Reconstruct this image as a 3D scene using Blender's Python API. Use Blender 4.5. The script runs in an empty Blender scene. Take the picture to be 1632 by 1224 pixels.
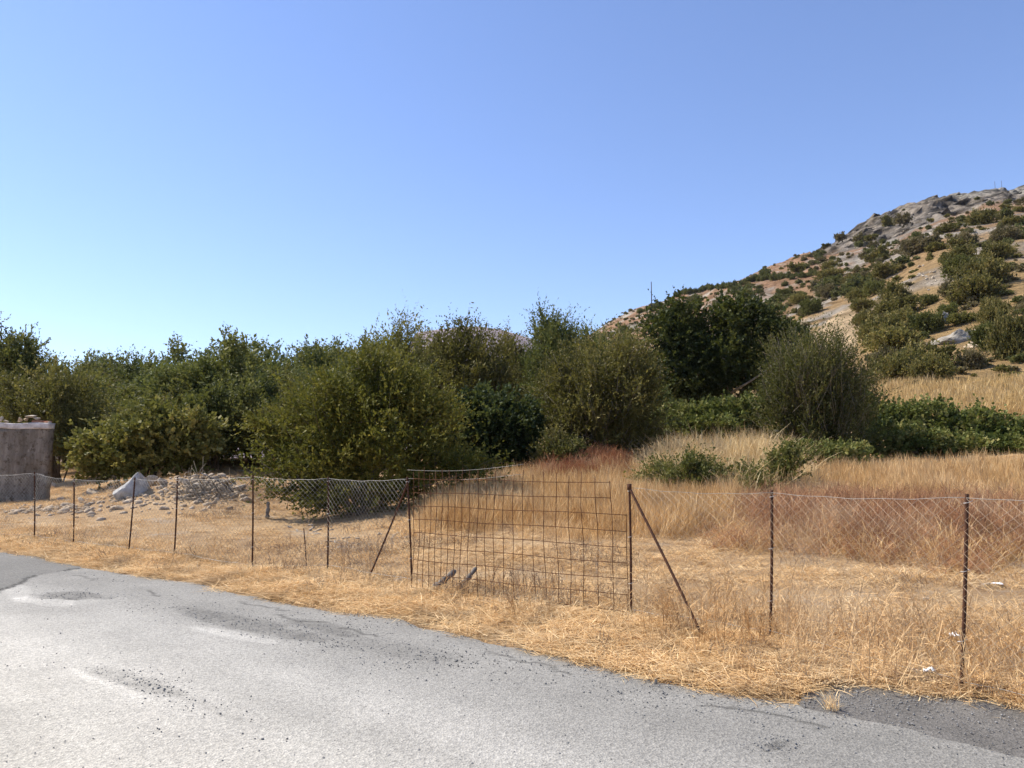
import bpy, bmesh, math, random
import numpy as np
from mathutils import Vector, Matrix

# ------------------------------------------------------------------ camera, sky, sun, exposure
scene = bpy.context.scene
DENOISE = True
COL = scene.collection
F_PX, PITCH, CAM_H = 1200.0, math.atan(118 / 1200.0), 1.65      # photo is 1632 x 1224
CT, ST = math.cos(PITCH), math.sin(PITCH)
cam_d = bpy.data.cameras.new('camera'); cam = bpy.data.objects.new('camera', cam_d); COL.objects.link(cam)
cam.location = (0, 0, CAM_H); cam.rotation_euler = (math.radians(90) + PITCH, 0, 0)
cam_d.sensor_width = 36; cam_d.lens = 36 * F_PX / 1632; cam_d.clip_end = 20000; cam_d.clip_start = 0.05
scene.camera = cam
SUN_EL, SUN_AZ = 50.0, -72.0          # azimuth from +Y (view direction), negative = to the left
world = bpy.data.worlds.new('World'); scene.world = world; world.use_nodes = True
wn = world.node_tree; bg = wn.nodes['Background']
sky = wn.nodes.new('ShaderNodeTexSky'); sky.sky_type = 'NISHITA'; sky.sun_disc = False
sky.sun_elevation = math.radians(SUN_EL); sky.sun_rotation = math.radians(SUN_AZ)
sky.air_density = 1.0; sky.dust_density = 0.1; sky.ozone_density = 4.0; sky.altitude = 0
wb = wn.nodes.new('ShaderNodeMix'); wb.data_type = 'RGBA'; wb.blend_type = 'MULTIPLY'; wb.inputs[0].default_value = 1.0; wb.inputs[7].default_value = (1.0, .952, 1.06, 1)
wn.links.new(sky.outputs[0], wb.inputs[6]); wn.links.new(wb.outputs[2], bg.inputs[0]); bg.inputs[1].default_value = 0.132
sun_d = bpy.data.lights.new('sun', 'SUN'); sun_d.energy = 4.8; sun_d.angle = math.radians(0.5); sun_d.color = (1.0, 0.92, 0.79)
sun = bpy.data.objects.new('sun', sun_d); COL.objects.link(sun)
_e, _a = math.radians(SUN_EL), math.radians(SUN_AZ)
TO_SUN = Vector((math.sin(_a) * math.cos(_e), math.cos(_a) * math.cos(_e), math.sin(_e)))
sun.rotation_euler = (-TO_SUN).to_track_quat('-Z', 'Y').to_euler(); sun.location = (-30, 10, 40)
vs = scene.view_settings
vs.view_transform = 'Standard'; vs.look = 'None'; vs.gamma = 1; vs.use_curve_mapping = False; vs.exposure = 0.6
scene.render.engine = 'CYCLES'
cy = scene.cycles
cy.max_bounces = 6; cy.diffuse_bounces = 3; cy.glossy_bounces = 2; cy.transmission_bounces = 3; cy.transparent_max_bounces = 4
cy.use_denoising = DENOISE

# ------------------------------------------------------------------ maths helpers
def kslope(v):
    c = -(v - 612) / F_PX
    return (ST + CT * c) / (CT - ST * c)
def ray(u, v):
    c = -(v - 612) / F_PX
    fy = CT - ST * c
    return ((u - 816) / F_PX / fy, (ST + CT * c) / fy)          # x/y and z/y
def proj(x, y, z):
    dz = z - CAM_H
    fw = y * CT + dz * ST; up = -y * ST + dz * CT
    fw = np.maximum(fw, 1e-3)
    return 816 + F_PX * x / fw, 612 - F_PX * up / fw
def hsh(ix, iy, iz, s):
    h = (ix * 374761393 + iy * 668265263 + iz * 2147483647 + s * 1274126177) & 0xFFFFFFFF
    h = ((h ^ (h >> 13)) * 1274126177) & 0xFFFFFFFF
    h = (h ^ (h >> 16)) & 0xFFFFFFFF
    return h / 4294967295.0
def noise3(p, s=0):
    p = np.asarray(p, float); i = np.floor(p).astype(np.int64); f = p - i; f = f * f * (3 - 2 * f)
    out = 0
    for a in (0, 1):
        wa = f[..., 0] if a else 1 - f[..., 0]
        for b in (0, 1):
            wb = f[..., 1] if b else 1 - f[..., 1]
            for c in (0, 1):
                wc = f[..., 2] if c else 1 - f[..., 2]
                out = out + wa * wb * wc * hsh(i[..., 0] + a, i[..., 1] + b, i[..., 2] + c, s)
    return out
def fbm(p, s=0, o=4):
    p = np.asarray(p, float); t = 0; a = .5; n = 0
    for k in range(o):
        t = t + a * noise3(p * 2 ** k, s + k); n += a; a *= .5
    return t / n
def fbm2(x, y, sc, s=0, o=4):
    return fbm(np.stack([np.asarray(x) * sc, np.asarray(y) * sc, np.full(np.shape(x), 3.7)], -1), s, o)
def inpoly(u, v, poly):
    u = np.asarray(u); v = np.asarray(v); r = np.zeros(u.shape, bool); n = len(poly)
    for i in range(n):
        x1, y1 = poly[i]; x2, y2 = poly[(i + 1) % n]
        if y1 == y2: continue
        c = ((y1 > v) != (y2 > v)) & (u < (x2 - x1) * (v - y1) / (y2 - y1) + x1)
        r ^= c
    return r
def sstep(a, b, x):
    t = np.clip((np.asarray(x, float) - a) / (b - a), 0, 1); return t * t * (3 - 2 * t)

# ------------------------------------------------------------------ terrain height
D_COLS = np.array([3, 12, 15, 20, 25, 32, 40, 50, 65, 85, 110, 150, 200, 260, 330, 420, 700, 1500, 6000.])
def zrow(z): return [(a - CAM_H) / d for a, d in zip(z, D_COLS)]
def vrow(vv, tail):
    k = [(0 - CAM_H) / 3, (0 - CAM_H) / 12] + [kslope(a) for a in vv]
    zt = k[-1] * D_COLS[len(k) - 1]
    for j, f in zip(range(len(k), len(D_COLS)), tail):
        k.append(zt * f / D_COLS[j])
    while len(k) < len(D_COLS): k.append(0.0)
    return k
TAIL = (.9, .75, .5, .3, .2, .1)
ROWS = [
 (-1.6, zrow([0, 0, .02, .08, .15, .3, .5, .6, .8, 1, 1, 1, 1, 1, 1, 1, 1, 1, 1])),
 (-.68, zrow([0, 0, .02, .06, .15, .4, .6, .7, .9, 1, 1, 1, 1, 1, 1, 1, 1, 1, 1])),
 (-.58, zrow([0, 0, .04, .15, .3, .8, 1.0, 1.1, 1.2, 1, 1, 1, 1, 1, 1, 1, 1, 1, 1])),
 (-.46, zrow([0, 0, .06, .3, .85, 1.3, 1.5, 1.6, 1.6, 1.6, 1.6, 1.6, 1.6, 1.6, 1.6, 1.6, 1.6, 1.6, 1])),
 (-.36, zrow([0, 0, .05, .25, .9, 1.4, 1.6, 1.6, 1.6, 1.6, 1.6, 1.6, 1.6, 1.6, 1.6, 1.6, 1.6, 1.6, 1])),
 (-.26, zrow([0, 0, .02, .05, .5, 1.2, 1.6, 1.8, 2, 2, 2, 2, 2, 2, 2, 2, 2, 2, 2])),
 (-.09, zrow([0, 0, .12, .6, .95, 1.4, 1.6, 2, 2.5, 3, 3, 3, 3, 3, 3, 3, 3, 3, 2])),
 (0.0, zrow([0, 0, .12, .65, 1.1, 1.5, 1.8, 2.2, 2.8, 4, 6, 10, 15, 20, 22, 20, 12, 5, 2])),
 (.087, vrow([852, 797, 748, 738, 728, 722, 715, 700, 672, 622, 575, 545, 530], TAIL)),
 (.12, vrow([852, 795, 748, 735, 724, 715, 705, 690, 655, 595, 535, 516], TAIL)),
 (.176, vrow([852, 795, 750, 732, 718, 705, 690, 668, 632, 565, 505, 484], TAIL)),
 (.268, vrow([852, 792, 753, 725, 702, 685, 662, 622, 575, 515, 472, 462], TAIL)),
 (.364, vrow([852, 790, 752, 722, 692, 662, 622, 572, 527, 478, 437, 416], TAIL)),
 (.466, vrow([850, 786, 747, 715, 677, 640, 590, 530, 482, 432, 397, 370, 353], TAIL)),
 (.577, vrow([846, 777, 738, 702, 657, 612, 547, 472, 415, 370, 345, 324, 309], TAIL)),
 (.69, vrow([842, 771, 730, 692, 642, 597, 515, 430, 378, 342, 324, 310, 301, 299], TAIL)),
 (1.0, vrow([842, 771, 725, 685, 635, 590, 505, 418, 365, 332, 315, 302, 293, 290], TAIL)),
 (1.8, vrow([845, 780, 735, 700, 655, 615, 540, 460, 405, 372, 355, 342, 333, 330], TAIL)),
]
NS, ND = 241, 260
S_G = np.linspace(-1.6, 1.8, NS); LD_G = np.linspace(math.log(3), math.log(6000), ND)
_rs = np.array([r[0] for r in ROWS]); _rk = np.array([r[1] for r in ROWS])
_t = np.array([np.interp(LD_G, np.log(D_COLS), k) for k in _rk])
K_G = np.array([np.interp(S_G, _rs, _t[:, j]) for j in range(ND)]).T
for _ in range(2):
    K_G[1:-1] = .25 * K_G[:-2] + .5 * K_G[1:-1] + .25 * K_G[2:]
for _ in range(3):
    m = K_G[:, 1:-1].copy(); K_G[:, 1:-1] = .25 * K_G[:, :-2] + .5 * m + .25 * K_G[:, 2:]
Z_G = CAM_H + K_G * np.exp(LD_G)[None, :]
Z_G[:, LD_G < math.log(11.5)] = 0
def H(x, y, detail=True):
    x = np.asarray(x, float); y = np.asarray(y, float); yc = np.clip(y, 3.0001, 5990)
    s = np.clip(x / yc, -1.599, 1.799)
    fs = (s + 1.6) / 3.4 * (NS - 1); fd = (np.log(yc) - LD_G[0]) / (LD_G[-1] - LD_G[0]) * (ND - 1)
    i = np.floor(fs).astype(int); j = np.floor(fd).astype(int); a = fs - i; b = fd - j
    i1 = np.minimum(i + 1, NS - 1); j1 = np.minimum(j + 1, ND - 1)
    z = Z_G[i, j] * (1 - a) * (1 - b) + Z_G[i1, j] * a * (1 - b) + Z_G[i, j1] * (1 - a) * b + Z_G[i1, j1] * a * b
    if detail:
        f = sstep(10, 16, y)
        z = z + f * (fbm2(x, y, .5, 5, 3) - .5) * .14
        g = sstep(45, 90, y) * sstep(.05, .2, x / np.maximum(yc, 1))
        z = z + g * (fbm2(x, y, .05, 9, 4) - .5) * np.clip(yc * .03, 0, 6)
        g2 = sstep(60, 110, y) * sstep(.1, .3, x / np.maximum(yc, 1))
        z = z + g2 * (np.abs(fbm2(x, y, .18, 19, 3) - .5)) * np.clip(yc * .018, 0, 4.5)
        z = z + (.05 + .6 * fbm2(x, y, .7, 57, 2)) * np.exp(-(((x - 6.7) / 2.2) ** 2 + ((y - 23.2) / 1.7) ** 2))     # straw mound
        # the rubble heap
        z = z + .45 * np.exp(-(((x + 10.3) / 2.2) ** 2 + ((y - 22.6) / 1.5) ** 2)) + .3 * np.exp(-(((x + 8.7) / 1.0) ** 2 + ((y - 22.6) / 1.0) ** 2))
    return z
CLIFF = [(1290, 405), (1340, 366), (1382, 334), (1432, 310), (1510, 288), (1700, 280), (1700, 318), (1570, 322), (1520, 345), (1480, 372), (1400, 392), (1330, 404)]
def cliff_mask(x, y, z):
    u, v = proj(x, y, z); w = (fbm2(x, y, .08, 23, 3) - .5)
    m = np.zeros(np.shape(u))
    for du, dv in ((0, 0), (7, 3), (-7, -3), (4, -4), (-4, 4)): m = m + inpoly(u + du + w * 40, v + dv + w * 16, CLIFF)
    return m / 5 * sstep(170, 210, y)
def at_d(u, d):                      # ground point in picture column u at depth d
    x = (u - 816) / F_PX * d * 1.003; return np.array([x, d, float(H(x, d))])
def hit(u, v, lo=3.0, hi=700.0):      # first ground point seen through pixel (u, v)
    sx, sz = ray(u, v); d = np.exp(np.linspace(math.log(lo), math.log(hi), 2500))
    g = CAM_H + sz * d - H(sx * d, d)
    n = np.nonzero(g < 0)[0]
    k = n[0] if len(n) else len(d) - 1
    d0 = d[k]; return np.array([sx * d0, d0, float(H(sx * d0, d0))])
def flat(u, v):                       # point of the level road
    sx, sz = ray(u, v); d = -CAM_H / sz; return np.array([sx * d, d])

# ------------------------------------------------------------------ object helpers
def mesh(name, V, faces=None, quads=None, tris=None, mat=None, smooth=False, attrs=None):
    me = bpy.data.meshes.new(name); V = np.asarray(V, np.float32)
    me.vertices.add(len(V)); me.vertices.foreach_set('co', V.ravel())
    if faces is not None:
        li = np.array([i for f in faces for i in f], np.int32); ln = np.array([len(f) for f in faces], np.int32)
    else:
        parts, lens = [], []
        if quads is not None and len(quads): parts.append(np.asarray(quads, np.int32).ravel()); lens.append(np.full(len(quads), 4, np.int32))
        if tris is not None and len(tris): parts.append(np.asarray(tris, np.int32).ravel()); lens.append(np.full(len(tris), 3, np.int32))
        li = np.concatenate(parts); ln = np.concatenate(lens)
    me.loops.add(len(li)); me.loops.foreach_set('vertex_index', li)
    me.polygons.add(len(ln)); st = np.concatenate([[0], np.cumsum(ln)[:-1]]).astype(np.int32)
    me.polygons.foreach_set('loop_start', st)
    if smooth: me.polygons.foreach_set('use_smooth', np.ones(len(ln), bool))
    for k, a in (attrs or {}).items():
        a = np.asarray(a, np.float32)
        if a.ndim == 1:
            at = me.attributes.new(k, 'FLOAT', 'POINT'); at.data.foreach_set('value', a)
        else:
            at = me.attributes.new(k, 'FLOAT_COLOR', 'POINT')
            at.data.foreach_set('color', np.concatenate([a, np.ones((len(a), 1), np.float32)], 1).ravel())
    me.update(calc_edges=True)
    if mat: me.materials.append(mat)
    return me
def obj(name, me, parent=None, loc=None, rotz=0.0, scale=None):
    o = bpy.data.objects.new(name, me); COL.objects.link(o)
    if parent: o.parent = parent
    if loc is not None: o.location = [float(a) for a in loc]
    o.rotation_euler.z = rotz
    if scale is not None: o.scale = scale if hasattr(scale, '__len__') else (scale,) * 3
    return o
def tag(o, label, cat, group=None, kind=None):
    if label: o['label'] = label
    if cat: o['category'] = cat
    if group: o['group'] = group
    if kind: o['kind'] = kind
    return o
def thing(name, label, cat, loc=(0, 0, 0), rotz=0.0, group=None, scale=None):
    return tag(obj(name, None, None, loc, rotz, scale), label, cat, group)
def dup(root, loc, rotz, scale, label=None, group=None):
    r = root.copy(); COL.objects.link(r); r.location = [float(a) for a in loc]; r.rotation_euler = (0, 0, rotz); r.scale = scale
    if label: r['label'] = label
    if group: r['group'] = group
    for ch in list(root.children):
        c = ch.copy(); COL.objects.link(c); c.parent = r
    return r
def tube(P, R, n=5, cap=True):
    P = np.asarray(P, float); m = len(P); R = np.broadcast_to(np.asarray(R, float), (m,))
    T = np.gradient(P, axis=0); T /= np.linalg.norm(T, axis=1)[:, None] + 1e-9
    ref = np.array([0.0, 0, 1]) if abs(T[:, 2]).mean() < .8 else np.array([1.0, 0, 0])
    A = np.cross(T, ref); A /= np.linalg.norm(A, axis=1)[:, None] + 1e-9; B = np.cross(T, A)
    an = np.arange(n) / n * 2 * math.pi
    V = P[:, None] + R[:, None, None] * (A[:, None] * np.cos(an)[None, :, None] + B[:, None] * np.sin(an)[None, :, None])
    V = V.reshape(-1, 3); i = np.arange(m - 1)[:, None] * n; j = np.arange(n)[None]; j2 = (j + 1) % n
    Q = np.stack([i + j, i + j2, i + n + j2, i + n + j], -1).reshape(-1, 4)
    Fc = [tuple(q) for q in Q]
    if cap: Fc += [tuple(range(n - 1, -1, -1)), tuple(range((m - 1) * n, m * n))]
    return V, Fc
class MB:
    def __init__(s): s.V = []; s.F = []; s.n = 0
    def add(s, V, Fc):
        s.V.append(np.asarray(V, float)); s.F += [tuple(int(i) + s.n for i in f) for f in Fc]; s.n += len(V); return s
    def tube(s, P, R, n=5): return s.add(*tube(P, R, n))
    def mesh(s, name, mat, smooth=False): return mesh(name, np.concatenate(s.V), faces=s.F, mat=mat, smooth=smooth)

# ------------------------------------------------------------------ materials
def mat(name, build, rough=.9, spec=.2):
    m = bpy.data.materials.new(name); m.use_nodes = True; nt = m.node_tree; b = nt.nodes['Principled BSDF']
    b.inputs['Roughness'].default_value = rough; b.inputs['Specular IOR Level'].default_value = spec
    build(nt, b); return m
def N(nt, t, **k):
    n = nt.nodes.new(t)
    for a, v in k.items():
        if a in n.inputs.keys() if hasattr(n.inputs, 'keys') else False: n.inputs[a].default_value = v
        else: setattr(n, a, v)
    return n
def noise_n(nt, scale, detail=4, rough=.55, coord=None, dist=0):
    n = nt.nodes.new('ShaderNodeTexNoise'); n.inputs['Scale'].default_value = scale; n.inputs['Detail'].default_value = detail
    n.inputs['Roughness'].default_value = rough; n.inputs['Distortion'].default_value = dist
    if coord: nt.links.new(coord, n.inputs['Vector'])
    return n.outputs['Fac']
def ramp(nt, fac, stops):
    r = nt.nodes.new('ShaderNodeValToRGB'); e = r.color_ramp.elements
    while len(e) < len(stops): e.new(.5)
    for q, (p, c) in zip(e, stops):
        q.position = p; q.color = (*c, 1) if len(c) == 3 else c
    nt.links.new(fac, r.inputs[0]); return r.outputs[0]
def mixc(nt, fac, a, b, mode='MIX'):
    n = nt.nodes.new('ShaderNodeMix'); n.data_type = 'RGBA'; n.blend_type = mode
    for s, v in ((0, fac), (6, a), (7, b)):
        if isinstance(v, (int, float)): n.inputs[s].default_value = v
        elif isinstance(v, tuple): n.inputs[s].default_value = (*v, 1)
        else: nt.links.new(v, n.inputs[s])
    return n.outputs[2]
def math_n(nt, op, a, b=0.0):
    n = nt.nodes.new('ShaderNodeMath'); n.operation = op
    for s, v in ((0, a), (1, b)):
        if isinstance(v, (int, float)): n.inputs[s].default_value = v
        else: nt.links.new(v, n.inputs[s])
    return n.outputs[0]
def geo_pos(nt): return nt.nodes.new('ShaderNodeNewGeometry').outputs['Position']
def obj_co(nt): return nt.nodes.new('ShaderNodeTexCoord').outputs['Object']
def attr_n(nt, name, out='Fac'):
    a = nt.nodes.new('ShaderNodeAttribute'); a.attribute_name = name; return a.outputs[out]
def bump(nt, b, h, strength, dist):
    n = nt.nodes.new('ShaderNodeBump'); n.inputs['Strength'].default_value = strength; n.inputs['Distance'].default_value = dist
    nt.links.new(h, n.inputs['Height']); nt.links.new(n.outputs[0], b.inputs['Normal'])

def leaf_mat(name, c1, c2, c3, trans=.3, rough=.6, spec=.18):
    def bld(nt, b):
        c = ramp(nt, attr_n(nt, 'tint'), [(0.1, c1), (.55, c2), (.95, c3)])
        r = nt.nodes.new('ShaderNodeObjectInfo').outputs['Random']
        hs = nt.nodes.new('ShaderNodeHueSaturation')
        nt.links.new(math_n(nt, 'MULTIPLY_ADD', r, .35), hs.inputs['Value'])
        hs.inputs['Value'].links[0].from_node.inputs[2].default_value = .82
        nt.links.new(c, hs.inputs['Color'])
        c = hs.outputs[0]
        nt.links.new(c, b.inputs['Base Color'])
        t = nt.nodes.new('ShaderNodeBsdfTranslucent'); nt.links.new(mixc(nt, .35, c, (.25, .26, .04)), t.inputs[0])
        mx = nt.nodes.new('ShaderNodeMixShader'); mx.inputs[0].default_value = trans
        o = nt.nodes['Material Output']
        nt.links.new(b.outputs[0], mx.inputs[1]); nt.links.new(t.outputs[0], mx.inputs[2]); nt.links.new(mx.outputs[0], o.inputs[0])
    return mat(name, bld, rough, spec)
def straw_mat(name, c1, c2, c3, trans=.25, patch=.6):
    def bld(nt, b):
        p = geo_pos(nt)
        rnd = nt.nodes.new('ShaderNodeObjectInfo').outputs['Random']
        f = math_n(nt, 'ADD', math_n(nt, 'MULTIPLY', rnd, .35), math_n(nt, 'MULTIPLY', noise_n(nt, .9, 3, .6, p), .55))
        f = math_n(nt, 'ADD', f, math_n(nt, 'MULTIPLY_ADD', attr_n(nt, 'tint'), .35))
        f.node.inputs[1].links[0].from_node.inputs[2].default_value = -.1
        c = ramp(nt, f, [(.25, c1), (.5, c2), (.8, c3)])
        c = mixc(nt, math_n(nt, 'MULTIPLY', ramp(nt, noise_n(nt, 1.7, 4, .65, p), [(.50, (0, 0, 0)), (.68, (1, 1, 1))]), patch), c, (.27, .19, .12))
        c = mixc(nt, math_n(nt, 'MULTIPLY', ramp(nt, noise_n(nt, .55, 3, .6, p), [(.52, (0, 0, 0)), (.7, (1, 1, 1))]), patch * .8), c, (.80, .62, .38))
        nt.links.new(c, b.inputs['Base Color'])
        t = nt.nodes.new('ShaderNodeBsdfTranslucent'); nt.links.new(c, t.inputs[0])
        mx = nt.nodes.new('ShaderNodeMixShader'); mx.inputs[0].default_value = trans
        o = nt.nodes['Material Output']
        nt.links.new(b.outputs[0], mx.inputs[1]); nt.links.new(t.outputs[0], mx.inputs[2]); nt.links.new(mx.outputs[0], o.inputs[0])
    return mat(name, bld, .75, .15)
def simple_mat(name, c1, c2, scale, rough=.9, spec=.2, bumpd=.01, metal=0.0):
    def bld(nt, b):
        co = obj_co(nt); f = noise_n(nt, scale, 6, .65, co)
        nt.links.new(ramp(nt, f, [(.3, c1), (.7, c2)]), b.inputs['Base Color']); b.inputs['Metallic'].default_value = metal
        if bumpd: bump(nt, b, noise_n(nt, scale * 3, 5, .65, co), .6, bumpd)
    return mat(name, bld, rough, spec)

M_bark = simple_mat('bark', (.07, .05, .035), (.2, .16, .12), 6, bumpd=.03)
M_twig = simple_mat('grey_twig', (.12, .095, .07), (.3, .26, .2), 8, bumpd=0)
M_rust = simple_mat('rusty_iron', (.028, .014, .010), (.11, .045, .022), 22, .85, .25, .003)
M_rustwire = simple_mat('rusty_wire', (.05, .02, .009), (.13, .052, .02), 9, .85, .2, 0)
M_galv = simple_mat('galvanised_wire', (.42, .41, .38), (.62, .60, .56), 5, .5, .5, 0, .35)
M_mesh = simple_mat('dull_wire', (.26, .25, .23), (.44, .42, .38), 5, .6, .4, 0, .3)
M_galvbrown = simple_mat('aged_wire', (.34, .26, .18), (.52, .41, .30), 5, .6, .4, 0, .2)
M_stone = simple_mat('pale_stone', (.26, .205, .145), (.62, .55, .45), 4.5, .95, .1, .03)
M_stone2 = simple_mat('buff_stone', (.26, .19, .12), (.58, .48, .36), 4.5, .95, .1, .03)
M_outcrop = simple_mat('grey_outcrop', (.17, .155, .13), (.42, .385, .33), 5, .95, .1, .2)
M_boulder = simple_mat('white_boulder', (.26, .255, .24), (.58, .57, .54), 3.6, .95, .1, .05)
M_deadwood = simple_mat('dead_wood', (.10, .085, .07), (.30, .27, .23), 9, .95, .1, .01)
M_plastic = simple_mat('white_plastic', (.70, .70, .69), (.82, .82, .80), 8, .45, .4, .004)
M_brick = simple_mat('red_brick', (.30, .12, .07), (.48, .24, .15), 5, .95, .1, .01)
M_gravel = simple_mat('gravel', (.07, .07, .07), (.36, .35, .33), .9, .95, .1, 0)
M_pole = simple_mat('dark_pole', (.05, .05, .055), (.09, .09, .1), 3, .8, .2, 0)

# leaves
L_yellowgreen = leaf_mat('leaf_yellow_green', (0.059, 0.070, 0.010), (0.153, 0.150, 0.026), (0.319, 0.270, 0.056))
L_olive = leaf_mat('leaf_olive', (0.053, 0.066, 0.017), (0.131, 0.136, 0.038), (0.275, 0.251, 0.080))
L_brown = leaf_mat('leaf_brown_olive', (0.054, 0.054, 0.014), (0.141, 0.125, 0.034), (0.283, 0.227, 0.070))
L_dark = leaf_mat('leaf_dark_fig', (0.018, 0.031, 0.010), (0.045, 0.063, 0.017), (0.110, 0.119, 0.034))
L_blue = leaf_mat('leaf_blue_green', (0.015, 0.029, 0.010), (0.037, 0.062, 0.023), (0.111, 0.134, 0.052))
L_pale = leaf_mat('leaf_pale_green', (0.071, 0.075, 0.016), (0.170, 0.164, 0.043), (0.354, 0.295, 0.095))
L_bramble = leaf_mat('leaf_bramble', (0.052, 0.075, 0.018), (0.131, 0.155, 0.041), (0.317, 0.281, 0.103))
L_broom = leaf_mat('leaf_broom', (0.042, 0.048, 0.014), (0.103, 0.107, 0.030), (0.241, 0.201, 0.070))
L_hill = leaf_mat('leaf_hill_shrub', (0.070, 0.073, 0.022), (0.180, 0.157, 0.048), (0.339, 0.260, 0.088))
L_hillgrey = leaf_mat('leaf_grey_shrub', (0.088, 0.073, 0.037), (0.188, 0.152, 0.080), (0.319, 0.251, 0.140))
L_grove = leaf_mat('leaf_grove', (0.044, 0.062, 0.019), (0.103, 0.123, 0.036), (0.204, 0.208, 0.070))
L_far = leaf_mat('leaf_far_shrub', (0.060, 0.073, 0.025), (0.124, 0.131, 0.048), (0.219, 0.200, 0.077))
# straw
G_straw = straw_mat('straw_pale', (0.492, 0.309, 0.134), (0.728, 0.494, 0.243), (0.941, 0.741, 0.439))
G_field = straw_mat('straw_field', (0.382, 0.222, 0.093), (0.595, 0.370, 0.167), (0.831, 0.583, 0.303))
G_tall = straw_mat('straw_tall', (0.422, 0.246, 0.094), (0.643, 0.421, 0.187), (0.888, 0.667, 0.364))
G_red = straw_mat('weed_red', (0.219, 0.096, 0.049), (0.373, 0.185, 0.095), (0.636, 0.393, 0.209))
G_rust = straw_mat('weed_rust', (.19, .06, .03), (.30, .11, .05), (.42, .2, .09))
G_pale = straw_mat('straw_tussock', (0.433, 0.284, 0.116), (0.680, 0.493, 0.242), (0.886, 0.735, 0.441))
G_brown = straw_mat('weed_grey_brown', (.16, .105, .06), (.30, .21, .13), (.46, .36, .25))
G_hill = straw_mat('straw_hill', (.44, .29, .11), (.60, .42, .18), (.76, .58, .29))

# ------------------------------------------------------------------ ground, hillside
ROAD_PX = [(0, 880), (60, 886), (125, 903), (200, 913), (300, 926), (400, 946), (480, 963), (545, 974), (600, 978), (640, 985), (690, 1000), (760, 1013),
           (860, 1036), (960, 1060), (1060, 1081), (1160, 1101), (1270, 1119), (1400, 1141), (1500, 1162), (1632, 1196)]
EDGE = np.array([flat(*p) for p in ROAD_PX])
dirr = EDGE[-1] - EDGE[0]; dirr /= np.linalg.norm(dirr); nrm = np.array([dirr[1], -dirr[0]])   # nrm: off the road, away?
if nrm @ (np.array([0, 0]) - EDGE.mean(0)) < 0: nrm = -nrm                                     # points to the camera's side
_al = (EDGE - EDGE[0]) @ dirr; _ac = (EDGE - EDGE[0]) @ nrm
def road_sd(x, y):                   # distance onto the road from its edge (negative = verge)
    q = np.stack([np.asarray(x) - EDGE[0, 0], np.asarray(y) - EDGE[0, 1]], -1)
    return q @ nrm - np.interp(q @ dirr, _al, _ac)

ap = np.array([flat(u, v) for u, v in [(1268, 1122), (1285, 1096), (1335, 1087), (1420, 1097), (1490, 1109), (1560, 1106), (1632, 1128), (1800, 1172), (1800, 1290), (1632, 1228), (1540, 1196), (1440, 1172), (1350, 1152)]])
def ground_z(x, y):
    z = H(x, y); t = road_sd(x, y)
    for ox, oy in ((0, 0), (.2, .12), (-.2, -.12), (-.1, .15)): z = z - .03 * inpoly(np.asarray(x) + ox, np.asarray(y) + oy, [tuple(a) for a in ap])
    z = z - .05 * sstep(-.05, .12, t) * sstep(60, 40, np.abs(y))
    return z + .05 * sstep(.2, .6, -t) * sstep(3, .9, -t) * fbm2(x, y, 1.3, 3, 3) * (np.asarray(y) < 20)

az = np.radians(np.concatenate([np.linspace(-180, -60, 25)[:-1], np.linspace(-60, -44, 17)[:-1], np.linspace(-44, 46, 440)[:-1], np.linspace(46, 75, 60)[:-1], np.linspace(75, 180, 22)[:-1]]))
def polar(rs, inner):
    A, R = np.meshgrid(az, rs); x = R * np.sin(A); y = R * np.cos(A); z = ground_z(x, y)
    n = len(az); m = len(rs)
    if not inner:
        cm = cliff_mask(x, y, z); p = np.stack([x, y, z], -1)
        bl = np.round(fbm(p * np.array([.05, .02, .11]), 27, 3) * 9) / 9; rg_ = 1 - np.abs(fbm(p * .09, 28, 4) * 2 - 1)
        z = z + cm * ((bl - .5) * 4 + (rg_ - .6) * 2 - 2.2 + (fbm(p * .3, 26, 2) - .5) * 2.2); y = y - cm * ((fbm(p * np.array([.12, .03, .16]), 29, 4) - .5) * 20 + (fbm(p * np.array([.3, .1, .4]), 25, 3) - .5) * 12)
    V = np.stack([x, y, z], -1).reshape(-1, 3)
    i = np.arange(m - 1)[:, None] * n; j = np.arange(n)[None]; j2 = (j + 1) % n
    Q = np.stack([i + j2, i + j, i + n + j, i + n + j2], -1).reshape(-1, 4); T = None
    if inner:
        V = np.concatenate([V, [[0, 0, float(ground_z(0., 0.))]]]); c = len(V) - 1
        T = np.stack([np.full(n, c), np.arange(n), (np.arange(n) + 1) % n], -1)
    return V, Q, T
RS1 = np.exp(np.linspace(math.log(1.2), math.log(46), 120)); RS2 = np.concatenate([np.exp(np.linspace(math.log(46), math.log(230), 120))[:-1], np.linspace(230, 430, 140)[:-1], np.exp(np.linspace(math.log(430), math.log(700), 12))]); RS2 = np.concatenate([RS2, [900, 1500, 3000, 5900]])
def ground_build(nt, b):
    p = geo_pos(nt)
    f = math_n(nt, 'ADD', math_n(nt, 'MULTIPLY', noise_n(nt, .35, 3, .6, p), .5), math_n(nt, 'MULTIPLY', noise_n(nt, 5, 6, .7, p), .5))
    c = ramp(nt, f, [(.32, (.27, .17, .09)), (.5, (.44, .29, .15)), (.66, (.58, .42, .25))])
    c = mixc(nt, ramp(nt, noise_n(nt, .8, 4, .6, p), [(.58, (0, 0, 0)), (.72, (1, 1, 1))]), c, (.42, .35, .27))
    nt.links.new(c, b.inputs['Base Color']); bump(nt, b, noise_n(nt, 22, 6, .75, p), 1, .06)
V, Q, T = polar(RS1, True)
tag(obj('ground', mesh('ground', V, quads=Q, tris=T, mat=mat('dry_ground', ground_build), smooth=True)), None, None, kind='structure')
V, Q, T = polar(RS2, False)
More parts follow.
